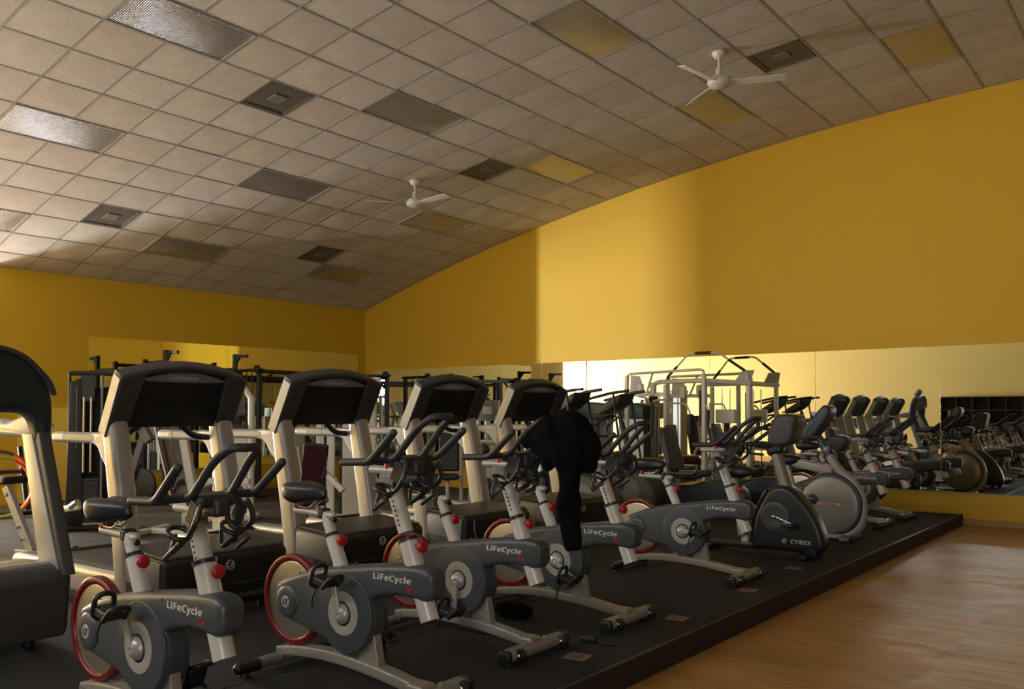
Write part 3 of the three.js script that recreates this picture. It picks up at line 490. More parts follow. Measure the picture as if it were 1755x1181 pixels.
{ // dark upright bike
  const o = thing('upright_bike', 'dark slate upright exercise bike with white lettering on its wedge body', 'exercise bike', [10.40, P0 + 0.002, 4.55]);
  const s = new THREE.Shape(); s.moveTo(0.02, 0.05); s.lineTo(0.58, 0.045); s.quadraticCurveTo(0.69, 0.05, 0.68, 0.16); s.bezierCurveTo(0.66, 0.30, 0.58, 0.44, 0.46, 0.56); s.quadraticCurveTo(0.40, 0.64, 0.30, 0.645); s.quadraticCurveTo(0.19, 0.645, 0.14, 0.55); s.bezierCurveTo(0.06, 0.42, -0.02, 0.22, 0.02, 0.05);
  const b = mesh('body', ext(s, 0.20, 0.045, 0, 5), M.slateDark, o);
  mesh('crank_dish', disc([[0.0001, 0.100], [0.09, 0.106], [0.13, 0.103], [0.135, 0.095]], 0.24, 0.36, 0), M.slate, b);
  mesh('lettering', text('CYBEX', 0.036, 0.385, 0.128, 0.1005, { wide: 1.25, slant: 0.15 }), M.ink, b); mesh('logo', [new THREE.TorusGeometry(0.017, 0.005, 6, 20, 4.6).rotateZ(0.8).translate(0.335, 0.145, 0.101), box(0.05, 0.006, 0.002, 0.335, 0.145, 0.101, 0.3)], M.ink, b);
  mesh('edge_trim', ext(blob([[0.005, 0.10], [0.02, 0.28], [0.10, 0.48], [0.17, 0.60], [0.155, 0.60], [0.085, 0.48], [0.005, 0.28], [-0.01, 0.10]], 40), 0.206, 0.002), M.slate, b);
  const c = new THREE.Group(); c.name = 'crank'; c.position.set(0.24, 0.36, 0.115); c.rotation.z = -0.35; o.add(c);
  mesh('crank_arm', [bar([0, 0, 0], [0.17, 0, 0], 0.026, 0.016, 0.007), ball(0.02, 0, 0, 0.004)], M.chrome, c); mesh('pedal', rbox(0.11, 0.03, 0.09, 0.01, 0.17, -0.005, 0.055, 0.35), M.black, c);
  mesh('transport_wheel', disc([[0.0001, 0.012], [0.04, 0.012], [0.048, 0.006], [0.048, -0.012], [0.0001, -0.012]], 0.58, 0.05, 0.105), M.black, o);
  mesh('stabilizer', [rbox(0.07, 0.05, 0.50, 0.02, 0.54, 0.028, 0), rbox(0.07, 0.05, 0.46, 0.02, -0.42, 0.03, 0), rbox(0.55, 0.05, 0.07, 0.015, -0.18, 0.06, 0)], M.slateDark, o);
  const m = mesh('mast', [rod([0.32, 0.60, 0], [0.22, 0.94, 0], 0.062, 0.05)], M.silverDark, o); mesh('mast_cover', [rbox(0.16, 0.14, 0.12, 0.04, 0.215, 0.985, 0, 0.3)], M.slateDark, m);
  const hb = mesh('handlebar', [tube([[0.20, 1.0, 0.05], [0.05, 1.02, 0.20], [-0.25, 1.00, 0.24], [-0.33, 1.015, 0.24]], 0.018, 0.06), tube([[0.20, 1.0, -0.05], [0.05, 1.02, -0.20], [-0.25, 1.00, -0.24], [-0.33, 1.015, -0.24]], 0.018, 0.06), tube([[-0.05, 1.03, 0.17], [0.15, 1.17, 0.16], [0.20, 1.20, 0.09]], 0.018, 0.05), tube([[-0.05, 1.03, -0.17], [0.15, 1.17, -0.16], [0.20, 1.20, -0.09]], 0.018, 0.05), tube([[0.03, 1.0, 0.10], [0.0, 0.93, 0.10], [0.12, 0.92, 0.06]], 0.012, 0.03)], M.grip, o);
  const cs = mesh('console', ext(blob([[0.20, 1.03], [0.27, 1.005], [0.40, 1.04], [0.44, 1.16], [0.455, 1.27], [0.40, 1.295], [0.28, 1.285], [0.235, 1.22], [0.20, 1.12]], 60), 0.30, 0.035, 0, 4), M.charcoal, o); mesh('display', rbox(0.012, 0.17, 0.22, 0.004, 0.222, 1.16, 0, -0.1), M.screen, cs);
  const sp = mesh('seat_post', [rod([-0.12, 0.15, 0], [-0.20, 0.70, 0], 0.035), rod([-0.10, 0.10, 0], [0.1, 0.12, 0], 0.05)], M.silver, o);
  const sd = mesh('saddle', spinParts.saddle, M.vinyl, o); sd.scale.set(1.05, 1.1, 1.2); sd.position.set(-0.14, 0.745, 0);
}
{ // silver round-shrouded upright bike
  const o = thing('upright_bike', 'upright exercise bike with a large round silver shroud and a red-outlined name plate', 'exercise bike', [10.25, P0 + 0.002, 3.20]);
  const b = mesh('shroud', disc([[0.0001, 0.085], [0.20, 0.083], [0.285, 0.070], [0.30, 0.055], [0.30, -0.055], [0.285, -0.070], [0.20, -0.083], [0.0001, -0.085]], 0.43, 0.355, 0, 64).scale(1, 1, 1), M.silverDark, o);
  mesh('shroud_band', new THREE.TorusGeometry(0.295, 0.040, 12, 64, 3.6).scale(1, 1, 1.8).rotateZ(-1.1).translate(0.44, 0.355, 0), M.slate, b);
  mesh('crank_hub', disc([[0.0001, 0.096], [0.05, 0.094], [0.055, 0.084]], 0.27, 0.40, 0), M.black, b);
  mesh('name_plate', [ext(shapeOf([['moveTo', 0.32, 0.338], ['lineTo', 0.55, 0.338], ['absarc', 0.55, 0.36, 0.022, -Math.PI / 2, Math.PI / 2], ['lineTo', 0.32, 0.382], ['absarc', 0.32, 0.36, 0.022, Math.PI / 2, Math.PI * 1.5]]), 0.004, 0.001, 0.0855)], M.inkRed, b);
  mesh('plate_field', [ext(shapeOf([['moveTo', 0.32, 0.343], ['lineTo', 0.55, 0.343], ['absarc', 0.55, 0.36, 0.017, -Math.PI / 2, Math.PI / 2], ['lineTo', 0.32, 0.377], ['absarc', 0.32, 0.36, 0.017, Math.PI / 2, Math.PI * 1.5]]), 0.004, 0.001, 0.0868)], M.plateGrey, b);
  mesh('lettering', text('STAR TRAC', 0.019, 0.435, 0.351, 0.0892, { center: true, wide: 1.25, slant: 0, depth: 0.001 }), M.inkRed, b); mesh('model_lettering', text('PRO', 0.016, 0.44, 0.292, 0.0835, { center: true, slant: 0, depth: 0.001 }), M.slate, b);
  const c = new THREE.Group(); c.name = 'crank'; c.position.set(0.27, 0.40, 0.10); c.rotation.z = 2.9; o.add(c); mesh('crank_arm', [bar([0, 0, 0], [0.16, 0, 0], 0.026, 0.016, 0.007)], M.chrome, c); mesh('pedal', rbox(0.10, 0.03, 0.08, 0.01, 0.16, 0, 0.055, -2.9), M.black, c);
  mesh('frame_hoop', [tube([[0.38, 0.93, 0], [0.50, 0.72, 0], [0.68, 0.58, 0], [0.765, 0.36, 0], [0.72, 0.12, 0], [0.60, 0.05, 0]], 0.048, 0.22), bar([0.46, 0.70, 0], [0.02, 0.78, 0], 0.10, 0.07, 0.03)], M.silver, o);
  mesh('foot_rest', [rbox(0.30, 0.05, 0.10, 0.024, 0.43, 0.035, 0.06)], M.plateGrey, o); mesh('stabilizer', [rbox(0.10, 0.045, 0.46, 0.02, 0.62, 0.027, 0.0), rbox(0.08, 0.045, 0.40, 0.02, 0.06, 0.027, 0), rbox(0.6, 0.04, 0.06, 0.015, 0.33, 0.045, 0)], M.silverDark, o); mesh('wheel', disc([[0.0001, 0.012], [0.026, 0.012], [0.03, 0], [0.026, -0.012], [0.0001, -0.012]], 0.69, 0.035, 0.15), M.black, o);
  mesh('mast', [rod([0.42, 0.86, 0], [0.30, 1.06, 0], 0.05, 0.04)], M.slate, o);
  const cs = mesh('console', ext(blob([[0.14, 1.02], [0.22, 1.0], [0.36, 1.14], [0.46, 1.30], [0.455, 1.37], [0.40, 1.385], [0.29, 1.27], [0.17, 1.12]], 60), 0.26, 0.035, 0, 4), M.slate, o); mesh('display', rbox(0.01, 0.2, 0.18, 0.004, 0.255, 1.215, 0, -0.86 + Math.PI / 2 - 0.7), M.screen, cs);
  mesh('handlebar', [tube([[0.30, 1.05, 0.05], [0.20, 1.07, 0.22], [-0.12, 1.05, 0.24]], 0.019, 0.06), tube([[0.30, 1.05, -0.05], [0.20, 1.07, -0.22], [-0.12, 1.05, -0.24]], 0.019, 0.06)], M.silverDark, o);
  mesh('towel_basket', [ext(blob([[0.44, 1.06], [0.62, 1.05], [0.60, 0.96], [0.53, 0.90], [0.46, 0.95]], 40), 0.18, 0.02)], M.black, o);
  mesh('seat_post', rod([0.06, 0.40, 0], [-0.04, 0.76, 0], 0.032), M.silver, o); const sd = mesh('saddle', spinParts.saddle, M.vinyl, o); sd.scale.set(1.0, 1.1, 1.2); sd.position.set(-0.02, 0.80, 0);
}
// ---------------------------------------------------------------- treadmills, x = 0 at the foot of the uprights, facing +x
const treadParts = (() => {
  const g = {};
  g.rail = (s) => [ext(shapeOf([['moveTo', -1.62, 0.075], ['lineTo', 0.30, 0.075], ['lineTo', 0.30, 0.25], ['lineTo', 0.10, 0.275], ['lineTo', -1.60, 0.255], ['quadraticCurveTo', -1.68, 0.24, -1.67, 0.16], ['quadraticCurveTo', -1.66, 0.09, -1.62, 0.075]]), 0.13, 0.045, s * 0.385, 5)];
  g.strip = (s) => [box(1.52, 0.006, 0.07, -0.80, 0.262, s * 0.375, 0.0117)];
  g.teeth = (s) => Array.from({ length: 46 }, (_, i) => box(0.016, 0.008, 0.07, -1.50 + i * 0.031, 0.2665 + (i - 22) * 0.00036, s * 0.375, 0.0, 0.35 * s));
  g.belt = [box(1.78, 0.03, 0.52, -0.72, 0.20, 0)];
  g.bed = [box(1.80, 0.05, 0.60, -0.72, 0.155, 0)];
  g.roller = [rod([-1.60, 0.185, -0.32], [-1.60, 0.185, 0.32], 0.05)];
  g.feet = [[-1.5, 0.34], [-1.5, -0.34], [0.4, 0.34], [0.4, -0.34]].map(([x, z]) => rod([x, 0, z], [x, 0.1, z], 0.035));
  const hood = new THREE.Shape(); hood.moveTo(-0.06, 0.09); hood.lineTo(0.46, 0.055); hood.quadraticCurveTo(0.50, 0.06, 0.505, 0.11); hood.lineTo(0.52, 0.36); hood.quadraticCurveTo(0.52, 0.405, 0.47, 0.412); hood.lineTo(0.05, 0.44); hood.quadraticCurveTo(-0.02, 0.44, -0.04, 0.40); hood.lineTo(-0.10, 0.27);
  g.hood = [ext(hood, 0.90, 0.02)];
  g.hoodTop = [ext(poly([[0.02, 0.438], [0.47, 0.407], [0.49, 0.412], [0.475, 0.425], [0.05, 0.456], [0.0, 0.452]]), 0.88, 0.005)];
  const cap = new THREE.Shape(); cap.moveTo(0.06, 0.24); cap.lineTo(0.46, 0.215); cap.lineTo(0.475, 0.385); cap.quadraticCurveTo(0.46, 0.395, 0.44, 0.396); cap.lineTo(0.09, 0.42); cap.quadraticCurveTo(0.06, 0.41, 0.06, 0.38);
  g.cap = (s) => [ext(cap, 0.014, 0.004, s * 0.454)];
  g.slots = [-1, 1].map((s) => box(0.006, 0.012, 0.30, 0.512, 0.205, s * 0.18)).concat([box(0.006, 0.03, 0.34, 0.508, 0.12, -0.15)]);
  g.emblem = [new THREE.TorusGeometry(0.030, 0.0035, 8, 32).rotateY(Math.PI / 2).translate(0.522, 0.33, 0), text('Lf', 0.034, 0, 0, 0, { center: true, depth: 0.002 }).rotateY(Math.PI / 2).translate(0.522, 0.315, 0)];
  const upr = (s) => { const p = new THREE.Shape(); p.moveTo(-0.085, 0.14); p.lineTo(0.075, 0.14); p.bezierCurveTo(0.06, 0.5, -0.06, 0.95, -0.145, 1.28); p.lineTo(-0.285, 1.28); p.bezierCurveTo(-0.23, 0.9, -0.13, 0.5, -0.085, 0.14); return ext(p, 0.135, 0.042, s * 0.395, 5); };
  g.upr = upr;
  g.foot = (s) => [rod([0.05, 0.26, s * 0.45], [0.05, 0.26, s * 0.452], 0.006)];
  // console in its own plane: u across, v up the slope; turned into place
  const L = 0.455, tiltA = Math.atan2(0.21, 0.40);
  const place = (geo) => geo.rotateY(Math.PI / 2).rotateZ(-tiltA).translate(-0.245, 1.155, 0);           // local x -> -z, v -> up and forward
  const arch = (u) => 0.085 * (1 - (u / 0.47) ** 2);
  const sideS = (s) => { const p = new THREE.Shape(); p.moveTo(s * 0.44, 0); p.lineTo(s * 0.47, 0.02); p.lineTo(s * 0.47, L - 0.01); p.quadraticCurveTo(s * 0.47, L, s * 0.46, L + 0.004); p.lineTo(s * 0.39, L + arch(0.39)); p.lineTo(s * 0.30, L + arch(0.30) + 0.002); p.lineTo(s * 0.335, 0.06); return ext(p, 0.095, 0.010, 0.0); };
  g.side = (s) => place(sideS(s));
  g.edge = (s) => place(box(0.006, L - 0.03, 0.090, s * 0.474, L / 2 + 0.005, -0.002));
  const cen = new THREE.Shape(); cen.moveTo(-0.345, 0.075); cen.lineTo(0.345, 0.075); cen.lineTo(0.325, L + arch(0.325)); for (let i = 0; i <= 12; i++) { const u = 0.325 - 0.65 * i / 12; cen.lineTo(u, L + arch(u)); } cen.lineTo(-0.345, 0.075);
  g.center = place(ext(cen, 0.05, 0.006, -0.005));
  const lip = new THREE.Shape(); for (let i = 0; i <= 24; i++) { const u = -0.47 + 0.94 * i / 24; lip[i ? 'lineTo' : 'moveTo'](u, L + arch(u) + 0.012); } for (let i = 24; i >= 0; i--) { const u = -0.47 + 0.94 * i / 24; lip.lineTo(u, L + arch(u) - 0.020 - 0.010 * (1 - (u / 0.47) ** 2)); }
  g.lip = place(ext(lip, 0.105, 0.014, -0.01));
  const lens = new THREE.Shape(); for (let i = 0; i <= 24; i++) { const u = -0.315 + 0.63 * i / 24; lens[i ? 'lineTo' : 'moveTo'](u, L - 0.018 + 0.062 * (1 - (u / 0.315) ** 2)); } for (let i = 24; i >= 0; i--) { const u = -0.315 + 0.63 * i / 24; lens.lineTo(u, L - 0.022 - 0.010 * (1 - (u / 0.315) ** 2)); }
  g.lens = place(ext(lens, 0.012, 0.003, 0.022));
  g.name = place(text('LifeFitness', 0.032, -0.02, L - 0.010, 0.028, { center: true, slant: 0.25, wide: 0.95, depth: 0.0015 }));
  g.display = place(rbox(0.62, 0.26, 0.01, 0.004, 0, 0.26, -0.034));
  g.rails2 = (s) => [rbox(0.62, 0.076, 0.056, 0.026, -0.72, 1.140, s * 0.405)];
  g.railTip = (s) => [rbox(0.20, 0.078, 0.060, 0.028, -0.95, 1.140, s * 0.405)];
  const gus = new THREE.Shape(); gus.moveTo(-0.48, 1.180); gus.lineTo(-0.20, 1.180); gus.lineTo(-0.10, 0.88); gus.bezierCurveTo(-0.22, 0.90, -0.32, 0.98, -0.36, 1.05); gus.quadraticCurveTo(-0.40, 1.100, -0.48, 1.100);
  g.gusset = (s) => [ext(gus, 0.052, 0.018, s * 0.405, 4)];
  g.grip = [tube([[-0.34, 1.13, 0.37], [-0.36, 1.14, 0.27], [-0.34, 1.265, 0.11], [-0.34, 1.265, -0.11], [-0.36, 1.14, -0.27], [-0.34, 1.13, -0.37]], 0.022, 0.09)];
  g.cord = [tube([[-0.26, 1.25, -0.05], [-0.30, 1.05, -0.06], [-0.27, 0.90, -0.12], [-0.31, 0.78, -0.10]], 0.0025, 0.08), ball(0.012, -0.31, 0.77, -0.10)];
  const J = (v) => join(v);
  return { railL: J(g.rail(1)), railR: J(g.rail(-1)), stripL: J(g.strip(1)), stripR: J(g.strip(-1)), teethL: J(g.teeth(1)), teethR: J(g.teeth(-1)), belt: J(g.belt), bed: J(g.bed), roller: J(g.roller), feet: J(g.feet), hood: J(g.hood), hoodTop: J(g.hoodTop), capL: J(g.cap(1)), capR: J(g.cap(-1)), slots: J(g.slots), emblem: J(g.emblem), uprL: J(g.upr(1)), uprR: J(g.upr(-1)), sideL: J(g.side(-1)), sideR: J(g.side(1)), edgeL: J(g.edge(-1)), edgeR: J(g.edge(1)), center: J(g.center), lip: J(g.lip), lens: J(g.lens), name: J(g.name), display: J(g.display), hrL: J(g.rails2(1)), hrR: J(g.rails2(-1)), tipL: J(g.railTip(1)), tipR: J(g.railTip(-1)), gusL: J(g.gusset(1)), gusR: J(g.gusset(-1)), grip: J(g.grip), cord: J(g.cord) };
})();
function treadmill(label, z, dx = 0) {
  const o = thing('treadmill', label, 'treadmill', [8.25 + dx, P0 + 0.002, z], 0, 'row of treadmills with black consoles'), g = treadParts;
  for (const s of ['L', 'R']) {
    const r = mesh('side_rail', g['rail' + s], M.silver, o); mesh('foot_strip', g['strip' + s], M.black, r); const t = mesh('strip_ribs', g['teeth' + s], M.plateGrey, r); t.userData.kind = 'stuff';
    mesh('upright', g['upr' + s], M.silver, o);
    const hr = mesh('handrail', g['gus' + s], M.rail, o); mesh('rail_sleeve', g['hr' + s], M.grey, hr); mesh('rail_tip', g['tip' + s], M.rail, hr);
  }
  mesh('running_belt', g.belt, M.tread, o); mesh('belt_bed', g.bed, M.black, o); mesh('rear_roller', g.roller, M.black, o); mesh('feet', g.feet, M.black, o);
  const h = mesh('motor_hood', g.hood, M.panel, o); mesh('hood_top', g.hoodTop, M.charcoal, h); mesh('side_cap', g.capL, M.greyCap, h); mesh('side_cap', g.capR, M.greyCap, h); mesh('vent_slots', g.slots, M.charcoal, h); mesh('emblem', g.emblem, M.ink, h);
  const c = mesh('console', g.center, M.panel, o); mesh('console_side', g.sideL, M.charcoal, c); mesh('console_side', g.sideR, M.charcoal, c); mesh('edge_strip', g.edgeL, M.rail, c); mesh('edge_strip', g.edgeR, M.rail, c); mesh('top_lip', g.lip, M.charcoal, c); mesh('logo_lens', g.lens, M.grey, c); mesh('lettering', g.name, M.ink, c); mesh('display', g.display, M.screen, c);
  mesh('front_grip', g.grip, M.black, o); mesh('safety_cord', g.cord, M.black, o);
  return o;
}
treadmill('treadmill with the largest black console, standing nearest in its row', 9.10);
treadmill('treadmill second in the row, behind the second and third spin bikes', 7.76);
treadmill('treadmill third in the row, behind the third spin bike handlebar', 6.33);
treadmill('fourth treadmill, farthest of the matching row, partly behind the black jacket', 4.98);
{ // older treadmill cut off by the left edge
  const o = thing('treadmill', 'rounded dark teal treadmill cut off by the left edge of the picture', 'treadmill', [8.25, P0 + 0.002, 10.52]);
  const z = 0.44;
  for (const s of [1, -1]) {
    mesh('upright', [ext(poly([[0.16, 0.40], [0.40, 0.40], [0.03, 1.19], [-0.10, 1.19]]), 0.02, 0.004, s * (z - 0.035))], M.rail, o);
    mesh('upright_cover', [ext(poly([[0.30, 0.40], [0.44, 0.40], [0.10, 1.20], [-0.01, 1.20]]), 0.07, 0.012, s * z)], M.charcoal, o);
    const f = mesh('handrail_fairing', [ext(blob([[-0.40, 1.17], [-0.52, 1.185], [-0.54, 1.235], [-0.46, 1.275], [-0.34, 1.26], [-0.20, 1.28], [-0.06, 1.30], [0.02, 1.24], [0.02, 1.165], [-0.15, 1.165]], 60), 0.09, 0.03, s * z, 4)], M.rail, o);
    mesh('hand_grip', tube([[-0.30, 1.225, s * z], [-0.95, 1.225, s * z]], 0.026, 0.01), M.black, f);
    for (const [x, y] of [[-0.04, 1.12], [0.03, 1.12], [0.05, 1.04]]) mesh('screw', disc([[0.0001, 0.004], [0.008, 0.003]], x, y, s * (z - 0.025), 10), M.black, o);
    mesh('side_rail', [ext(shapeOf([['moveTo', -1.65, 0.10], ['lineTo', 0.1, 0.10], ['lineTo', 0.1, 0.28], ['lineTo', -1.60, 0.25], ['quadraticCurveTo', -1.70, 0.22, -1.65, 0.10]]), 0.13, 0.03, s * 0.38)], M.silver, o);
  }
  const hs = new THREE.Shape(); hs.moveTo(-0.45, 0.20); hs.lineTo(0.38, 0.06); hs.lineTo(0.42, 0.36); hs.quadraticCurveTo(0.42, 0.43, 0.34, 0.45); hs.bezierCurveTo(0.1, 0.48, -0.2, 0.42, -0.45, 0.34);
  const h = mesh('motor_hood', ext(hs, 0.94, 0.05, 0, 5), M.charcoal, o); mesh('hood_deck', ext(poly([[-0.44, 0.345], [0.30, 0.452], [0.28, 0.466], [-0.10, 0.44], [-0.44, 0.37]]), 0.84, 0.008), M.silver, o); mesh('hood_skirt', ext(poly([[-0.5, 0.05], [0.36, 0.05], [0.40, 0.30], [-0.5, 0.20]]), 0.90, 0.01), M.charcoal, h); mesh('label_plate', [box(0.004, 0.02, 0.05, 0.432, 0.17, 0.36)], M.ink, h);
  mesh('running_belt', box(1.8, 0.03, 0.55, -0.75, 0.20, 0), M.tread, o); mesh('bed', box(1.8, 0.06, 0.62, -0.75, 0.14, 0), M.black, o); mesh('feet', [[-1.5, 0.3], [-1.5, -0.3], [0.25, 0.3], [0.25, -0.3]].map(([x, zz]) => rod([x, 0, zz], [x, 0.12, zz], 0.035)), M.black, o);
  // rounded console hood: arch seen from the front, thick in x
  const a = new THREE.Shape(); a.moveTo(-0.49, 1.15); a.bezierCurveTo(-0.50, 1.42, -0.46, 1.56, -0.30, 1.66); a.bezierCurveTo(-0.1, 1.745, 0.1, 1.745, 0.30, 1.66); a.bezierCurveTo(0.46, 1.56, 0.50, 1.42, 0.49, 1.15); a.lineTo(0.40, 1.15); a.bezierCurveTo(0.40, 1.27, 0.36, 1.31, 0.28, 1.315); a.lineTo(-0.28, 1.315); a.bezierCurveTo(-0.36, 1.31, -0.40, 1.27, -0.40, 1.15);
  const c = mesh('console', ext(a, 0.16, 0.05, 0, 5).rotateY(Math.PI / 2).applyMatrix4(new THREE.Matrix4().set(1, 0.12, 0, -0.12, 0, 1, 0, 0, 0, 0, 1, 0, 0, 0, 0, 1)), M.teal, o);
  mesh('console_lip', tube([[0.14, 1.43, 0.470], [0.15, 1.50, 0.44], [0.17, 1.66, 0.28], [0.175, 1.705, 0], [0.17, 1.66, -0.28], [0.15, 1.50, -0.44], [0.14, 1.43, -0.470]], 0.016, 0.2), M.charcoal, c);
  mesh('fan_pod', [rod([0.03, 1.70, -0.05], [0.10, 1.80, -0.05], 0.075, 0.07), ball(0.07, 0.10, 1.80, -0.05)], M.grey, c); mesh('display', box(0.01, 0.26, 0.6, -0.02, 1.48, 0, -0.1), M.screen, c);
}
// ---------------------------------------------------------------- ellipticals, recumbents
function elliptical(label, z, dx) {
  const o = thing('elliptical_trainer', label, 'elliptical', [7.85 + dx, P0 + 0.002, z], 0, 'pair of elliptical trainers past the treadmills');
  mesh('base_rail', [rbox(1.6, 0.07, 0.09, 0.02, -0.25, 0.055, 0.18), rbox(1.6, 0.07, 0.09, 0.02, -0.25, 0.055, -0.18), rbox(0.08, 0.06, 0.62, 0.02, 0.52, 0.035, 0), rbox(0.08, 0.06, 0.62, 0.02, -1.02, 0.035, 0)], M.silverDark, o);
  const sh = mesh('drive_shroud', ext(blob([[-0.18, 0.08], [0.30, 0.06], [0.58, 0.10], [0.62, 0.30], [0.48, 0.52], [0.22, 0.60], [-0.02, 0.50], [-0.20, 0.28]], 60), 0.34, 0.06, 0, 4), M.charcoal, o); mesh('shroud_plate', disc([[0.0001, 0.176], [0.14, 0.174], [0.16, 0.165]], 0.25, 0.33, 0), M.greyCap, sh);
  mesh('mast', [rod([0.24, 0.50, 0], [0.0, 1.32, 0], 0.045, 0.03)], M.slate, o);
  const c = mesh('console', [ext(poly([[-0.30, 1.30], [0.06, 1.52], [0.14, 1.545], [0.10, 1.44], [-0.02, 1.35], [-0.20, 1.28]]), 0.36, 0.012)], M.charcoal, o); mesh('console_edge', [rbox(0.03, 0.018, 0.37, 0.008, -0.30, 1.302, 0, 0.5)], M.silverDark, c); mesh('display', box(0.26, 0.006, 0.26, -0.13, 1.425, 0, 0.55), M.screen, c);
  for (const s of [1, -1]) {
    mesh('moving_handle', [tube([[-0.36, 1.47, s * 0.24], [0.02, 1.555, s * 0.22], [0.26, 1.58, s * 0.20]], 0.020, 0.06), rod([0.05, 1.55, s * 0.22], [0.22, 0.45, s * 0.25], 0.015)], M.black, o);
    mesh('fixed_handle', [tube([[-0.02, 1.26, s * 0.05], [-0.10, 1.25, s * 0.16], [-0.30, 1.12, s * 0.18], [-0.30, 1.04, s * 0.18], [-0.18, 1.0, s * 0.14], [0.06, 0.99, s * 0.03]], 0.017, 0.06)], M.black, o);
    const a = mesh('pedal_arm', [bar([0.15, 0.30 + s * 0.08, s * 0.24], [-0.95, 0.20 - s * 0.04, s * 0.22], 0.05, 0.04)], M.silver, o); mesh('pedal', [rbox(0.36, 0.06, 0.15, 0.02, -0.55, 0.30 + s * 0.02, s * 0.23)], M.black, a);
  }
  return o;
}
elliptical('elliptical trainer beside the fourth treadmill, nearer of the two', 3.80, 0);
elliptical('elliptical trainer in front of the white gym station', 2.70, -0.04);

function recumbent(label, x, z, turn) {
  const o = thing('recumbent_bike', label, 'exercise bike', [x, P0 + 0.002, z], turn, 'recumbent bikes in front of the mirror');
  mesh('base_rail', [rbox(1.5, 0.09, 0.13, 0.03, 0.45, 0.10, 0), rbox(0.09, 0.06, 0.56, 0.02, -0.22, 0.035, 0), rbox(0.09, 0.06, 0.56, 0.02, 1.12, 0.035, 0)], M.silverDark, o);
  mesh('body', ext(blob([[-0.30, 0.12], [0.1, 0.10], [0.55, 0.09], [1.02, 0.10], [1.10, 0.25], [0.95, 0.42], [0.60, 0.45], [0.30, 0.36], [-0.10, 0.36], [-0.32, 0.26]], 60), 0.20, 0.05, 0, 4), M.slate, o);
  mesh('yellow_stripe', [ext(blob([[-0.26, 0.30], [-0.1, 0.345], [0.08, 0.36], [-0.1, 0.335]], 24), 0.204, 0.001), ext(blob([[0.42, 0.40], [0.55, 0.435], [0.68, 0.435], [0.55, 0.425]], 24), 0.204, 0.001)], M.lime, o);
  const b = mesh('backrest', ext(shapeOf([['moveTo', -0.15, 0], ['lineTo', 0.15, 0], ['quadraticCurveTo', 0.19, 0.02, 0.20, 0.10], ['lineTo', 0.16, 0.50], ['quadraticCurveTo', 0.14, 0.58, 0.06, 0.585], ['lineTo', -0.06, 0.585], ['quadraticCurveTo', -0.14, 0.58, -0.16, 0.50], ['lineTo', -0.20, 0.10], ['quadraticCurveTo', -0.19, 0.02, -0.15, 0]]), 0.07, 0.025, 0, 4).rotateY(Math.PI / 2).rotateZ(0.26).translate(0.10, 0.55, 0), M.charcoal, o);
  mesh('back_shell', ext(shapeOf([['moveTo', -0.17, 0.0], ['lineTo', 0.17, 0.0], ['lineTo', 0.17, 0.52], ['quadraticCurveTo', 0, 0.62, -0.17, 0.52]]), 0.02, 0.006).rotateY(Math.PI / 2).rotateZ(0.26).translate(0.055, 0.555, 0), M.greyCap, b);
  mesh('seat', rbox(0.42, 0.09, 0.42, 0.035, 0.30, 0.50, 0, 0.10), M.charcoal, o);
  mesh('seat_handle', [tube([[0.02, 0.52, 0.25], [0.48, 0.53, 0.27], [0.52, 0.60, 0.27]], 0.016, 0.04), tube([[0.02, 0.52, -0.25], [0.48, 0.53, -0.27], [0.52, 0.60, -0.27]], 0.016, 0.04), rbox(0.2, 0.06, 0.50, 0.02, 0.18, 0.43, 0)], M.silverDark, o);
  mesh('crank', [bar([0.82, 0.30, 0.13], [0.95, 0.20, 0.13], 0.026, 0.016), rbox(0.1, 0.03, 0.09, 0.01, 0.95, 0.2, 0.19)], M.black, o);
  mesh('mast', [rod([0.98, 0.36, 0], [0.86, 0.84, 0], 0.04, 0.03)], M.slate, o); mesh('console', [rbox(0.06, 0.26, 0.34, 0.025, 0.83, 0.93, 0, 0.3), tube([[0.84, 0.83, 0.10], [0.62, 0.86, 0.22], [0.56, 0.86, 0.10], [0.56, 0.86, -0.10], [0.62, 0.86, -0.22], [0.84, 0.83, -0.10]], 0.014, 0.05)], M.charcoal, o);
  return o;
}
recumbent('recumbent bike with a tall dark seat back right of the fifth spin bike handlebar', 8.20, 2.05, 0);
recumbent('recumbent bike closest to the mirror, half hidden by a spin bike handlebar', 8.50, 1.22, 0);

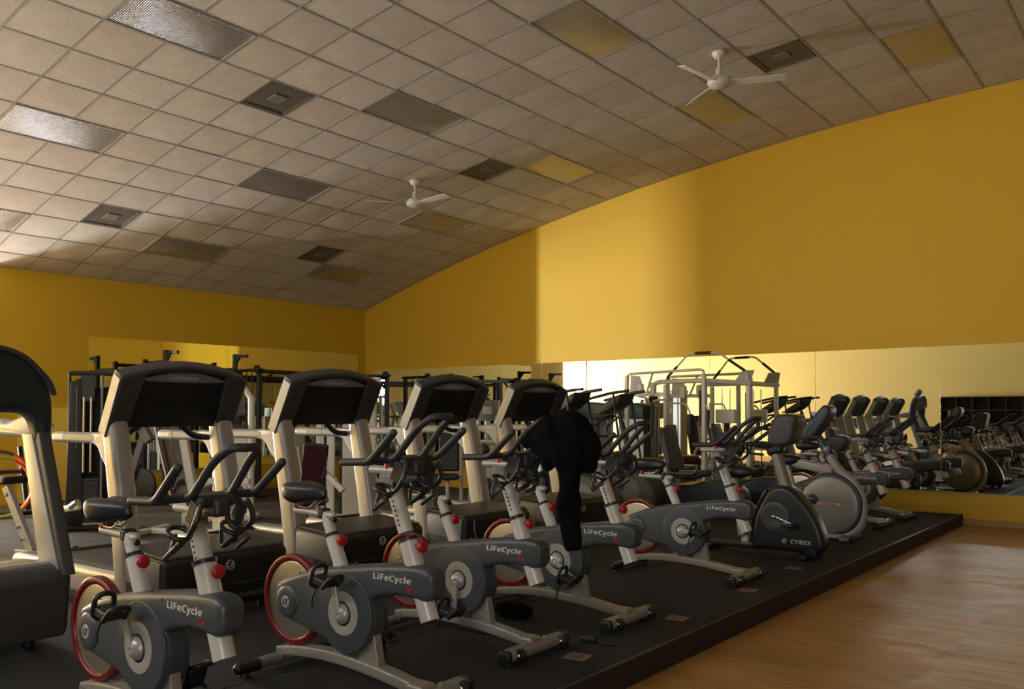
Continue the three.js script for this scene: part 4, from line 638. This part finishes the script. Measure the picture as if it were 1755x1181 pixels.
// ---------------------------------------------------------------- strength machines
function stack(o, x, y, z, n, w, d, mat, rods = true) {
  for (let i = 0; i < n; i++) mesh('weight_plate', rbox(w, 0.026, d, 0.004, x, y + 0.03 * i, z), mat, o);
  return y + 0.03 * n;
}
{ // white gym station with a pull-up hoop
  const o = thing('gym_station', 'white tube-framed gym station with a pull-up hoop before the mirror', 'gym machine', [7.45, P0 + 0.002, 0.78]);
  const r = 0.030;
  const post = (x, z, h) => mesh('post', [bar([x, 0.0, z], [x, h, z], 0.06, 0.06, 0.012)], M.cream, o);
  post(-0.72, -0.10, 1.87); post(0.02, 0.02, 1.72); post(0.56, -0.18, 1.76); post(0.66, 0.06, 1.86); post(1.20, -0.25, 1.70);
  mesh('top_rail', [tube([[-0.70, 1.82, -0.10], [-0.70, 1.90, -0.10], [0.66, 1.93, 0.06], [0.66, 1.80, 0.06]], 0.022, 0.10), tube([[-0.22, 1.58, 0.0], [-0.18, 1.76, 0.0], [0.62, 1.77, 0.03], [1.22, 1.72, -0.25]], 0.036, 0.12), bar([-0.74, 1.58, -0.08], [0.04, 1.575, 0.02], 0.06, 0.05), tube([[-0.34, 1.60, -0.05], [-0.22, 1.90, -0.02]], 0.018, 0.02)], M.cream, o);
  mesh('base_frame', [bar([-0.74, 0.03, -0.10], [0.66, 0.03, 0.06], 0.06, 0.06), bar([0.56, 0.03, -0.18], [1.22, 0.03, -0.25], 0.06, 0.06), bar([0.02, 0.03, -0.35], [0.02, 0.03, 0.30], 0.06, 0.06), bar([0.60, 0.52, 0.06], [1.20, 0.52, -0.25], 0.05, 0.05), bar([0.56, 0.74, -0.18], [1.20, 0.74, -0.25], 0.04, 0.04)], M.cream, o);
  const h = mesh('pull_up_hoop', [tube([[0.03, 1.70, 0.02], [0.04, 1.83, 0.0], [0.36, 2.17, -0.06], [0.80, 2.18, -0.10], [1.20, 1.88, -0.22], [1.21, 1.70, -0.25]], 0.015, 0.07)], M.cream, o);
  mesh('hoop_grip', [rod([0.46, 2.174, -0.068], [0.70, 2.178, -0.09], 0.021)], M.black, h); mesh('hoop_grip', [tube([[0.04, 1.78, 0.005], [0.045, 1.835, 0], [0.18, 1.978, -0.027]], 0.0205, 0.04)], M.black, h); mesh('hoop_grip', [rod([0.95, 2.067, -0.14], [1.17, 1.903, -0.21], 0.020)], M.black, h);
  mesh('pivot_housing', [rbox(0.10, 0.22, 0.08, 0.03, -0.45, 1.64, -0.06), rbox(0.09, 0.20, 0.09, 0.03, -0.20, 1.66, 0.0), rod([-0.45, 1.72, -0.06], [-0.45, 1.80, -0.06], 0.02)], M.cream, o);
  mesh('instruction_placard', [ext(poly([[-0.66, 1.60], [-0.44, 1.60], [-0.47, 1.86], [-0.64, 1.88]]), 0.008, 0.002, -0.09)], M.placard, o);
  mesh('instruction_placard', [ext(poly([[-0.12, 0], [0.12, 0], [0.16, 0.16], [-0.02, 0.16]]), 0.008, 0.002).rotateX(-0.3).translate(1.12, 1.76, -0.24)], M.placard, o);
  mesh('dip_handle', [tube([[0.05, 1.50, 0.02], [-0.10, 1.48, 0.20], [-0.10, 1.10, 0.24]], 0.015, 0.06)], M.cream, o); mesh('handle_pad', [rod([-0.10, 1.46, 0.205], [-0.10, 0.98, 0.25], 0.024)], M.black, o);
  mesh('lat_handle', [tube([[0.02, 1.44, 0.0], [0.28, 1.44, -0.12], [0.34, 1.30, -0.14], [0.34, 1.0, -0.14]], 0.014, 0.05), tube([[0.70, 1.42, 0.1], [0.76, 1.36, 0.14], [0.76, 1.05, 0.14]], 0.014, 0.05)], M.cream, o);
  mesh('handle_pad', [rod([0.34, 1.28, -0.14], [0.34, 0.98, -0.14], 0.05)], M.black, o); mesh('handle_pad', [rod([0.76, 1.34, 0.14], [0.76, 1.02, 0.14], 0.022)], M.black, o); mesh('handle_pad', [rod([0.60, 1.62, 0.05], [0.60, 1.10, 0.05], 0.026)], M.black, o);
  mesh('seat_pad', rbox(0.34, 0.07, 0.30, 0.03, 0.32, 0.50, 0.0), M.vinyl, o); mesh('back_pad', rbox(0.07, 0.55, 0.28, 0.03, 0.12, 0.85, 0.0, 0.12), M.vinyl, o);
  stack(o, 0.88, 0.10, -0.20, 12, 0.22, 0.12, M.charcoal);
  mesh('guide_rod', rod([0.82, 0.05, -0.20], [0.82, 1.66, -0.20], 0.010), M.chrome, o); mesh('guide_rod', rod([0.94, 0.05, -0.20], [0.94, 1.66, -0.20], 0.010), M.chrome, o); mesh('stack_head', rbox(0.30, 0.20, 0.10, 0.02, 0.88, 1.25, -0.20), M.cream, o);
}
{ // dark green shrouded towers behind the ellipticals
  function greenTower(label, x, z, w) {
    const o = thing('cable_tower', label, 'gym machine', [x, x > 6.3 ? P0 + 0.002 : 0.012, z], 0.25, 'dark green shrouded towers'), b = x > 6.3 ? 0 : P0;
    for (const s of [-1, 1]) mesh('silver_post', [rod([s * w * 0.46, 0, 0.10], [s * w * 0.46, 1.40 + b, 0.10], 0.045)], M.silverDark, o);
    mesh('head_shroud', [ext(shapeOf([['moveTo', -w / 2, 1.18 + b], ['lineTo', w / 2, 1.18 + b], ['lineTo', w / 2, 1.40 + b], ['quadraticCurveTo', 0, 1.52 + b, -w / 2, 1.40 + b]]), 0.34, 0.03)], M.green, o);
    mesh('rear_panel', [rbox(w * 0.95, 1.18 + b, 0.03, 0.01, 0, 0.59 + b / 2, -0.14)], M.cream, o);
    mesh('column', [rbox(0.10, 1.2 + b, 0.12, 0.02, w * 0.12, 0.6 + b / 2, 0.08)], M.green, o);
    for (const s of [-1, 1]) mesh('guide_rod', rod([-w * 0.18 + s * 0.06, 0.05, 0], [-w * 0.18 + s * 0.06, 1.2 + b, 0], 0.010), M.chrome, o);
    stack(o, -w * 0.18, 0.10, 0, 14, 0.24, 0.12, M.charcoal);
    mesh('base', [rbox(w * 1.1, 0.07, 0.7, 0.02, 0, 0.04, 0.1)], M.silverDark, o); mesh('seat_pad', rbox(0.34, 0.08, 0.34, 0.03, 0, 0.50, 0.42), M.green, o); mesh('seat_post', rod([0, 0.05, 0.40], [0, 0.47, 0.42], 0.035), M.silverDark, o);
  }
  greenTower('dark green capped machine tower between the two ellipticals', 6.12, 0.70, 0.62);
  greenTower('dark green capped machine tower right behind the fourth treadmill console', 5.75, 1.55, 0.50);
}
{ // silver rounded machine with a label, behind the third and fourth treadmills
  const o = thing('chest_machine', 'silver round-topped machine with a paper label between third and fourth treadmill', 'gym machine', [5.45, 0.012, 2.65], 0.6);
  mesh('tower', [ext(shapeOf([['moveTo', -0.21, 0], ['lineTo', 0.21, 0], ['lineTo', 0.21, 0.98], ['lineTo', -0.21, 0.98]]), 0.10, 0.02, -0.12)], M.cream, o);
  mesh('round_head', [new THREE.CylinderGeometry(0.26, 0.24, 0.30, 32, 1, false, 0, Math.PI * 2).translate(0, 1.46, 0)], M.silver, o); mesh('paper_label', [new THREE.CylinderGeometry(0.263, 0.262, 0.11, 10, 1, true, 0.15, 0.55).translate(0, 1.46, 0)], M.white, o);
  mesh('frame_post', [bar([-0.30, 0, 0.05], [-0.30, 1.45, 0.05], 0.05, 0.05)], M.cream, o); mesh('frame_post', [bar([0.24, 0, -0.12], [0.24, 1.4, -0.12], 0.05, 0.05)], M.cream, o);
  for (const s of [-1, 1]) mesh('guide_rod', rod([s * 0.06, 0.05, 0.06], [s * 0.06, 1.32, 0.06], 0.010), M.chrome, o);
  stack(o, 0, 0.10, 0.06, 13, 0.26, 0.12, M.charcoal); mesh('cross_rail', [rod([-0.32, 1.02, 0.10], [0.30, 1.0, 0.10], 0.022)], M.cream, o); mesh('counter_ball', ball(0.085, 0.05, 0.90, 0.22, 20, 14), M.brownDark, o);
  mesh('base', [rbox(0.9, 0.08, 1.0, 0.02, 0, 0.04, 0.1)], M.charcoal, o); mesh('drive_box', [rbox(0.62, 0.52, 0.42, 0.10, 0.55, 0.36, 0.30)], M.brownDark, o); mesh('drive_label', [box(0.20, 0.08, 0.004, 0.50, 0.34, 0.512)], M.white, o); mesh('seat_pad', rbox(0.34, 0.08, 0.34, 0.03, -0.45, 0.52, 0.4), M.vinyl, o); mesh('back_pad', rbox(0.30, 0.55, 0.08, 0.03, -0.45, 0.86, 0.24), M.vinyl, o); mesh('seat_post', rod([-0.45, 0.05, 0.4], [-0.45, 0.5, 0.4], 0.03), M.cream, o);
}
{ // black cable crossover along the left mirror
  const o = thing('cable_crossover', 'black cable crossover frame spanning the far corner before the mirrors', 'gym machine', [0.95, 0.012, 2.0]);
  for (const z of [-1.46, 1.50]) {
    for (const dx of [-0.28, 0.28]) mesh('column', [bar([dx, 0, z], [dx, 2.15, z], 0.08, 0.07)], M.black, o);
    mesh('base_foot', [rbox(0.9, 0.06, 0.10, 0.02, 0, 0.03, z)], M.black, o); mesh('column_cap', [rbox(0.70, 0.05, 0.10, 0.015, 0, 2.15, z)], M.black, o);
    mesh('pulley', disc([[0.0001, 0.02], [0.07, 0.02], [0.062, 0], [0.07, -0.02], [0.0001, -0.02]], 0.30, 2.16, z + 0.06, 24), M.black, o);
    for (const s of [-1, 1]) mesh('guide_rod', rod([s * 0.08, 0.06, z], [s * 0.08, 2.12, z], 0.010), M.charcoal, o);
    for (let i = 0; i < 14; i++) mesh('weight_plate', rbox(0.28, 0.026, 0.12, 0.004, 0, 0.10 + 0.03 * i, z), M.charcoal, o);
  }
  mesh('top_beam', [bar([0.24, 2.10, -1.46], [0.24, 2.13, 1.50], 0.07, 0.06)], M.black, o); mesh('top_beam', [bar([-0.24, 2.02, -1.46], [-0.24, 2.05, 1.50], 0.05, 0.05)], M.black, o);
  mesh('brace', [bar([0.24, 1.90, -1.44], [0.24, 2.08, -1.20], 0.04, 0.04), bar([0.24, 1.92, 1.47], [0.24, 2.10, 1.2], 0.04, 0.04)], M.black, o);
  mesh('hanging_strap', [tube([[0.27, 2.08, -0.3], [0.29, 1.86, -0.34], [0.29, 1.80, -0.28], [0.28, 1.88, -0.25], [0.27, 2.08, -0.28]], 0.010, 0.05)], M.black, o); mesh('hanging_strap', [tube([[0.27, 2.08, 0.9], [0.29, 1.90, 0.86], [0.29, 1.84, 0.92], [0.27, 2.08, 0.93]], 0.010, 0.05)], M.black, o);
}
{ // black power rack with arms
  const o = thing('power_rack', 'black power rack whose uprights carry pull-up arms against the left mirror', 'gym machine', [1.10, 0.012, 4.5]);
  for (const z of [0.62, -0.62]) {
    for (const x of [0, -0.62]) { mesh('upright', [bar([x, 0, z], [x, x ? 2.28 : 2.40, z], 0.07, 0.07)], M.black, o); }
    mesh('upright_plate', [box(0.012, 2.3, 0.04, 0.041, 1.15, z)], M.charcoal, o);
    mesh('pull_up_arm', [bar([-0.04, 2.365, z], [0.34, 2.355, z], 0.05, 0.05), ext(poly([[0.03, 2.36], [0.16, 2.36], [0.03, 2.22]]), 0.03, 0.004, z)], M.black, o);
    mesh('side_rail', [bar([-0.64, 0.04, z], [0.5, 0.04, z], 0.07, 0.07), bar([-0.62, 2.15, z], [0.02, 2.15, z], 0.05, 0.05)], M.black, o);
    mesh('bar_hook', [bar([0.02, 1.25, z], [0.14, 1.25, z], 0.04, 0.05), bar([0.13, 1.22, z], [0.13, 1.34, z], 0.03, 0.05), bar([0.02, 2.12, z], [0.12, 2.12, z + 0.14], 0.05, 0.05)], M.black, o);
  }
  mesh('rear_crossbar', [bar([-0.62, 2.22, 0.62], [-0.62, 2.22, -0.62], 0.06, 0.06), bar([-0.62, 0.05, 0.62], [-0.62, 0.05, -0.62], 0.06, 0.06)], M.black, o);
}
{ // tall black cable tower at the left
  const o = thing('cable_tower', 'tall black weight tower with chrome guide rods left of the first treadmill', 'gym machine', [3.0, 0.012, 7.18], 1.1 + Math.PI);
  mesh('side_panel', [ext(poly([[-0.30, 0], [0.02, 0], [-0.02, 1.92], [-0.20, 1.86], [-0.24, 1.80]]), 0.03, 0.004).rotateY(Math.PI / 2).translate(-0.26, 0, 0)], M.black, o);
  mesh('side_panel', [ext(poly([[-0.30, 0], [0.02, 0], [-0.02, 1.88], [-0.20, 1.84], [-0.24, 1.78]]), 0.03, 0.004).rotateY(Math.PI / 2).translate(0.26, 0, 0)], M.black, o);
  mesh('rear_panel', [box(0.50, 1.70, 0.012, 0, 0.9, 0.26)], M.panel, o); mesh('front_panel', [ext(poly([[0.30, 0], [0.10, 0], [0.13, 1.86], [0.25, 1.80]]), 0.02, 0.004, -0.02)], M.panel, o);
  mesh('frame_edge', [bar([-0.10, 0, -0.02], [-0.10, 1.90, -0.02], 0.03, 0.03)], M.grey, o);
  mesh('top_cap', [rbox(0.56, 0.04, 0.30, 0.015, 0, 1.92, 0.12, 0, 0, -0.12), bar([-0.27, 1.80, -0.05], [-0.27, 1.93, 0.0], 0.03, 0.03)], M.black, o);
  mesh('pulley_plate', [rbox(0.16, 0.34, 0.03, 0.01, 0.06, 1.74, -0.01)], M.charcoal, o);
  for (const x of [0.02, 0.10]) mesh('guide_rod', rod([x, 0.70, -0.03], [x, 1.62, -0.03], 0.014), M.brushed, o);
  mesh('rod_clamp', [rbox(0.16, 0.02, 0.03, 0.006, 0.06, 1.16, -0.03)], M.black, o);
  mesh('cable', [rod([0.18, 1.0, -0.03], [0.18, 1.75, -0.03], 0.005)], M.grey, o); stack(o, 0.06, 0.10, 0.06, 18, 0.26, 0.14, M.charcoal);
  mesh('foot', [rbox(0.75, 0.06, 0.10, 0.02, 0, 0.03, -0.10), rbox(0.10, 0.06, 0.8, 0.02, -0.2, 0.03, -0.3)], M.black, o); mesh('seat_pad', [rbox(0.40, 0.08, 0.32, 0.03, -0.30, 1.26, -0.30)], M.vinyl, o); mesh('seat_post', [bar([-0.30, 0.05, -0.30], [-0.30, 1.24, -0.30], 0.06, 0.06)], M.black, o);
}
{ // white machine with the large burgundy pad
  const o = thing('leg_machine', 'white-framed machine with a large slanted burgundy back pad behind the first treadmill', 'gym machine', [4.2, 0.012, 6.80], 0.5);
  mesh('back_pad', [rbox(0.07, 0.95, 0.42, 0.025, 0.0, 0.88, 0, 0.24)], M.burgundy, o); mesh('pad_edge', [bar([-0.145, 1.36, 0.215], [0.10, 0.42, 0.215], 0.016, 0.012)], M.white, o);
  mesh('frame_bar', [bar([0.12, 1.20, 0.02], [0.34, 0.10, 0.02], 0.10, 0.07)], M.cream, o); mesh('frame_bar', [tube([[0.34, 0.55, 0.10], [0.45, 0.60, -0.30], [0.45, 0.05, -0.42]], 0.035, 0.15)], M.cream, o); mesh('frame_bar', [bar([0.05, 0.62, -0.10], [0.9, 0.62, -0.12], 0.07, 0.06)], M.cream, o); mesh('frame_bar', [bar([0.62, 0, 0.1], [0.62, 0.62, 0.1], 0.12, 0.06)], M.cream, o);
  mesh('seat_pad', [rbox(0.46, 0.10, 0.42, 0.035, 0.35, 0.46, 0, 0.12)], M.burgundy, o); mesh('roller_pad', [rod([0.70, 0.50, -0.25], [0.70, 0.50, 0.25], 0.06)], M.burgundy, o);
  mesh('base', [rbox(1.3, 0.07, 0.09, 0.02, 0.3, 0.035, 0), rbox(0.09, 0.07, 0.8, 0.02, -0.3, 0.035, 0), rbox(0.09, 0.07, 0.8, 0.02, 0.9, 0.035, 0)], M.cream, o); mesh('dark_lever', [bar([-0.55, 1.15, -0.25], [-0.85, 0.25, -0.25], 0.09, 0.06), rbox(0.12, 0.2, 0.1, 0.02, -0.52, 1.16, -0.25, 0.6)], M.greyCap, o); mesh('weight_arm', [disc([[0.0001, 0.03], [0.20, 0.03], [0.21, 0], [0.2, -0.03], [0.0001, -0.03]], -0.62, 0.55, -0.30, 30)], M.black, o);
}
{ // white rounded weight tower
  const o = thing('weight_tower', 'white rounded weight tower with an instruction placard left of second treadmill', 'gym machine', [3.55, 0.012, 5.52], 0.75);
  mesh('frame', [tube([[-0.26, 0.0, 0], [-0.26, 1.75, 0], [0.20, 1.75, 0], [0.20, 0.0, 0]], 0.045, 0.16)], M.white, o); mesh('front_panel', [rbox(0.38, 1.02, 0.03, 0.01, -0.03, 0.62, 0.02)], M.cream, o); mesh('placard', [rbox(0.30, 0.22, 0.012, 0.004, -0.03, 1.50, 0.03)], M.brownDark, o);
  for (let i = 0; i < 4; i++) mesh('placard_print', [box(0.05, 0.05, 0.003, -0.12 + (i % 2) * 0.09, 1.46 + Math.floor(i / 2) * 0.08, 0.038)], M.placard, o);
  mesh('stack_cap', [rbox(0.36, 0.06, 0.08, 0.01, -0.03, 1.24, 0.02)], M.black, o); mesh('foot', [rbox(0.62, 0.06, 0.5, 0.02, -0.03, 0.03, 0.0)], M.cream, o); mesh('bracket', [rbox(0.10, 0.05, 0.06, 0.015, -0.2, 0.72, 0.06)], M.cream, o);
}
{ // white twin-column machine with a burgundy seat
  const o = thing('twin_column_machine', 'tall cream twin-column machine seen under the second treadmill console', 'gym machine', [4.9, 0.012, 4.62], 0.72);
  mesh('column', [rbox(0.26, 1.85, 0.16, 0.012, -0.02, 0.925, 0)], M.cream, o); mesh('column', [rbox(0.12, 1.85, 0.16, 0.012, 0.22, 0.925, 0.0)], M.cream, o); mesh('rear_column', [rbox(0.10, 1.85, 0.10, 0.012, -0.32, 0.925, -0.05)], M.white, o); mesh('rear_column', [rbox(0.10, 1.85, 0.10, 0.012, -0.46, 0.925, -0.05)], M.white, o);
  mesh('column_cap', [rbox(0.85, 0.08, 0.2, 0.02, -0.09, 1.86, -0.02)], M.white, o); mesh('base', [rbox(1.0, 0.06, 0.6, 0.02, -0.1, 0.03, 0)], M.cream, o); mesh('adjust_strip', [box(0.03, 1.2, 0.004, -0.17, 0.7, 0.082)], M.black, o); mesh('cable', [rod([0.12, 0.98, 0.12], [0.12, 1.8, 0.10], 0.003), ball(0.028, 0.12, 0.96, 0.12)], M.black, o);
  const s = thing('preacher_bench', 'burgundy padded bench tilted in front of the cream twin columns', 'bench', [5.25, 0.012, 5.55], 0.75);
  mesh('back_pad', [rbox(0.30, 0.66, 0.07, 0.025, -0.02, 0.74, 0.0, -0.12, 0, 0.25)], M.burgundy, s); mesh('pad_edge', [bar([-0.205, 1.02, 0.09], [-0.13, 0.42, -0.07], 0.014, 0.014)], M.white, s); mesh('seat_pad', [rbox(0.34, 0.08, 0.36, 0.03, 0, 0.38, 0.25)], M.burgundy, s); mesh('frame', [bar([0.10, 0.70, -0.05], [0.34, 0.48, 0.05], 0.07, 0.06), bar([0, 0, 0.2], [0, 0.36, 0.25], 0.06, 0.06), rbox(0.5, 0.05, 0.07, 0.02, 0, 0.025, 0.35), rbox(0.07, 0.05, 0.7, 0.02, 0, 0.03, 0.1), rbox(0.5, 0.05, 0.07, 0.02, 0, 0.025, -0.25), bar([0, 0.03, -0.2], [0.02, 0.6, -0.06], 0.06, 0.06)], M.cream, s); mesh('chrome_collar', [rod([0.2, 0.62, -0.06], [0.26, 0.58, 0.02], 0.03)], M.chrome, s);
}
{ // exercise ball, free bench, hoops
  const b = thing('exercise_ball', 'dark green exercise ball on a ring stand beyond the second treadmill', 'exercise ball', [4.35, 0.012, 4.05]);
  mesh('ball', ball(0.30, 0, 0.36, 0, 36, 24), M.green, b); mesh('stand', [new THREE.TorusGeometry(0.20, 0.02, 10, 36).rotateX(Math.PI / 2).translate(0, 0.12, 0), rod([0.19, 0, 0], [0.19, 0.12, 0], 0.018), rod([-0.10, 0, 0.17], [-0.10, 0.12, 0.17], 0.018), rod([-0.10, 0, -0.17], [-0.10, 0.12, -0.17], 0.018)], M.cream, b);
  const w = thing('weight_bench', 'light grey bench frame with bolted leg at the left edge', 'bench', [4.15, 0.012, 8.55], 0.2);
  mesh('leg', [bar([-0.02, 0.68, 0.06], [0.34, 0.04, 0.02], 0.09, 0.06, 0.01)], M.silver, w); mesh('leg', [tube([[0.22, 0.04, -0.30], [0.27, 0.42, -0.28], [0.70, 0.48, -0.22]], 0.036, 0.14)], M.cream, w); mesh('foot', [rbox(0.44, 0.055, 0.06, 0.012, 0.28, 0.03, -0.32), ], M.cream, w); mesh('foot', [rbox(0.4, 0.055, 0.06, 0.012, 0.34, 0.03, 0.05)], M.silver, w); mesh('foot_cap', [rbox(0.05, 0.06, 0.065, 0.012, 0.52, 0.03, -0.32)], M.black, w); mesh('foot_cap', [rbox(0.05, 0.06, 0.065, 0.012, 0.05, 0.03, -0.32)], M.black, w);
  for (const [r, x, y] of [[0.022, 0.02, 0.60], [0.014, 0.20, 0.28], [0.014, 0.26, 0.16]]) mesh('bolt', disc([[0.0001, 0.05], [r * 0.9, 0.05], [r, 0.03]], x, y, 0.045, 14), M.grey, w); mesh('bench_pad', [rbox(1.0, 0.08, 0.28, 0.03, -0.45, 0.72, 0.0, 0.05)], M.vinyl, w); mesh('rear_leg', [bar([-0.8, 0.68, 0], [-0.85, 0.03, 0], 0.06, 0.06), rbox(0.06, 0.05, 0.5, 0.012, -0.85, 0.03, 0)], M.silver, w); mesh('knob', [rod([0.62, 0.48, -0.2], [0.72, 0.53, -0.2], 0.035)], M.chrome, w);
  const rk = thing('storage_rack', 'black storage rack holding hoops at the far left', 'rack', [0.55, 0.012, 7.0]);
  mesh('upright', [bar([0, 0, 0.40], [0, 1.2, 0.40], 0.06, 0.06)], M.black, rk); mesh('upright', [bar([0, 0, -0.10], [0, 0.95, 0.02], 0.06, 0.06)], M.black, rk); mesh('shelf', [bar([0, 0.60, 0.40], [0, 0.60, -0.05], 0.05, 0.30)], M.black, rk); mesh('foot', [rbox(0.5, 0.05, 0.7, 0.02, 0, 0.025, 0.15)], M.black, rk);
  const hoop = (label, m, m2, x, r, lean) => { const h = thing('exercise_hoop', label, 'hoop', [x, 0.012, 7.42], 0, 'hoops leaning at the far left'); mesh('ring', new THREE.TorusGeometry(r, 0.024, 12, 72).rotateY(Math.PI / 2).rotateZ(lean).translate(0, r + 0.02, 0), m, h); mesh('tape_band', new THREE.TorusGeometry(r, 0.0255, 12, 30, 2.0).rotateZ(-0.9).rotateY(Math.PI / 2).rotateZ(lean).translate(0, r + 0.02, 0), m2, h); };
  hoop('lime and orange hoop leaning in front at the far left', M.lime, M.orange, 0.98, 0.40, 0.16); hoop('orange-red hoop leaning behind the lime hoop at the far left', M.brownDark, M.orange, 0.90, 0.44, 0.16);
}
{ // things lying on the platform
  const st = (label, x, z, t) => { const s = thing('floor_sticker', label, 'sticker', [x, P0 + 0.0012, z], t, 'square stickers along the platform edge'); mesh('sheet', box(0.13, 0.0012, 0.13, 0, 0.0008, 0), M.sign, s); mesh('print', box(0.075, 0.0006, 0.075, 0, 0.0018, 0, 0, 0.5), M.inkOrange, s); };
  st('square sticker on the platform below the third spin bike front foot', 11.05, 8.48, 0.15); st('square sticker on the platform right of the fourth spin bike front foot', 11.06, 7.36, 0.1); st('square sticker on the platform before the fifth spin bike', 11.06, 6.25, 0.1); st('square sticker on the platform before the dark upright bike', 11.0, 5.15, 0.1);
  const sh = mesh('pedal_strap', [rbox(0.10, 0.03, 0.05, 0.012, 0, 0.017, 0), tube([[0.04, 0.012, 0], [0.10, 0.014, 0.02], [0.16, 0.010, 0.0]], 0.008, 0.04)], M.black); sh.position.set(10.93, P0, 8.18); tag(sh, 'small black strap lying on the platform near the edge', 'strap');
  const bag = mesh('gym_pouch', (() => { const g = new THREE.SphereGeometry(1, 28, 18), p = g.attributes.position; for (let i = 0; i < p.count; i++) { const x = p.getX(i), y = p.getY(i), z = p.getZ(i), n = 1 + 0.08 * Math.sin(5 * x + 3 * z) + 0.06 * Math.sin(9 * z + 4 * y); p.setXYZ(i, x * 0.13 * n, Math.max(-0.04, y * 0.05 * n), z * 0.085 * n); } g.computeVertexNormals(); return g.translate(0, 0.042, 0); })(), M.cloth); bag.position.set(10.22, P0 + 0.001, 7.98); tag(bag, 'crumpled black pouch on the platform under the third spin bike', 'pouch');
}
scene.traverse((o) => { if (o.isMesh) { o.castShadow = true; o.receiveShadow = true; } });
renderer.render(scene, camera);
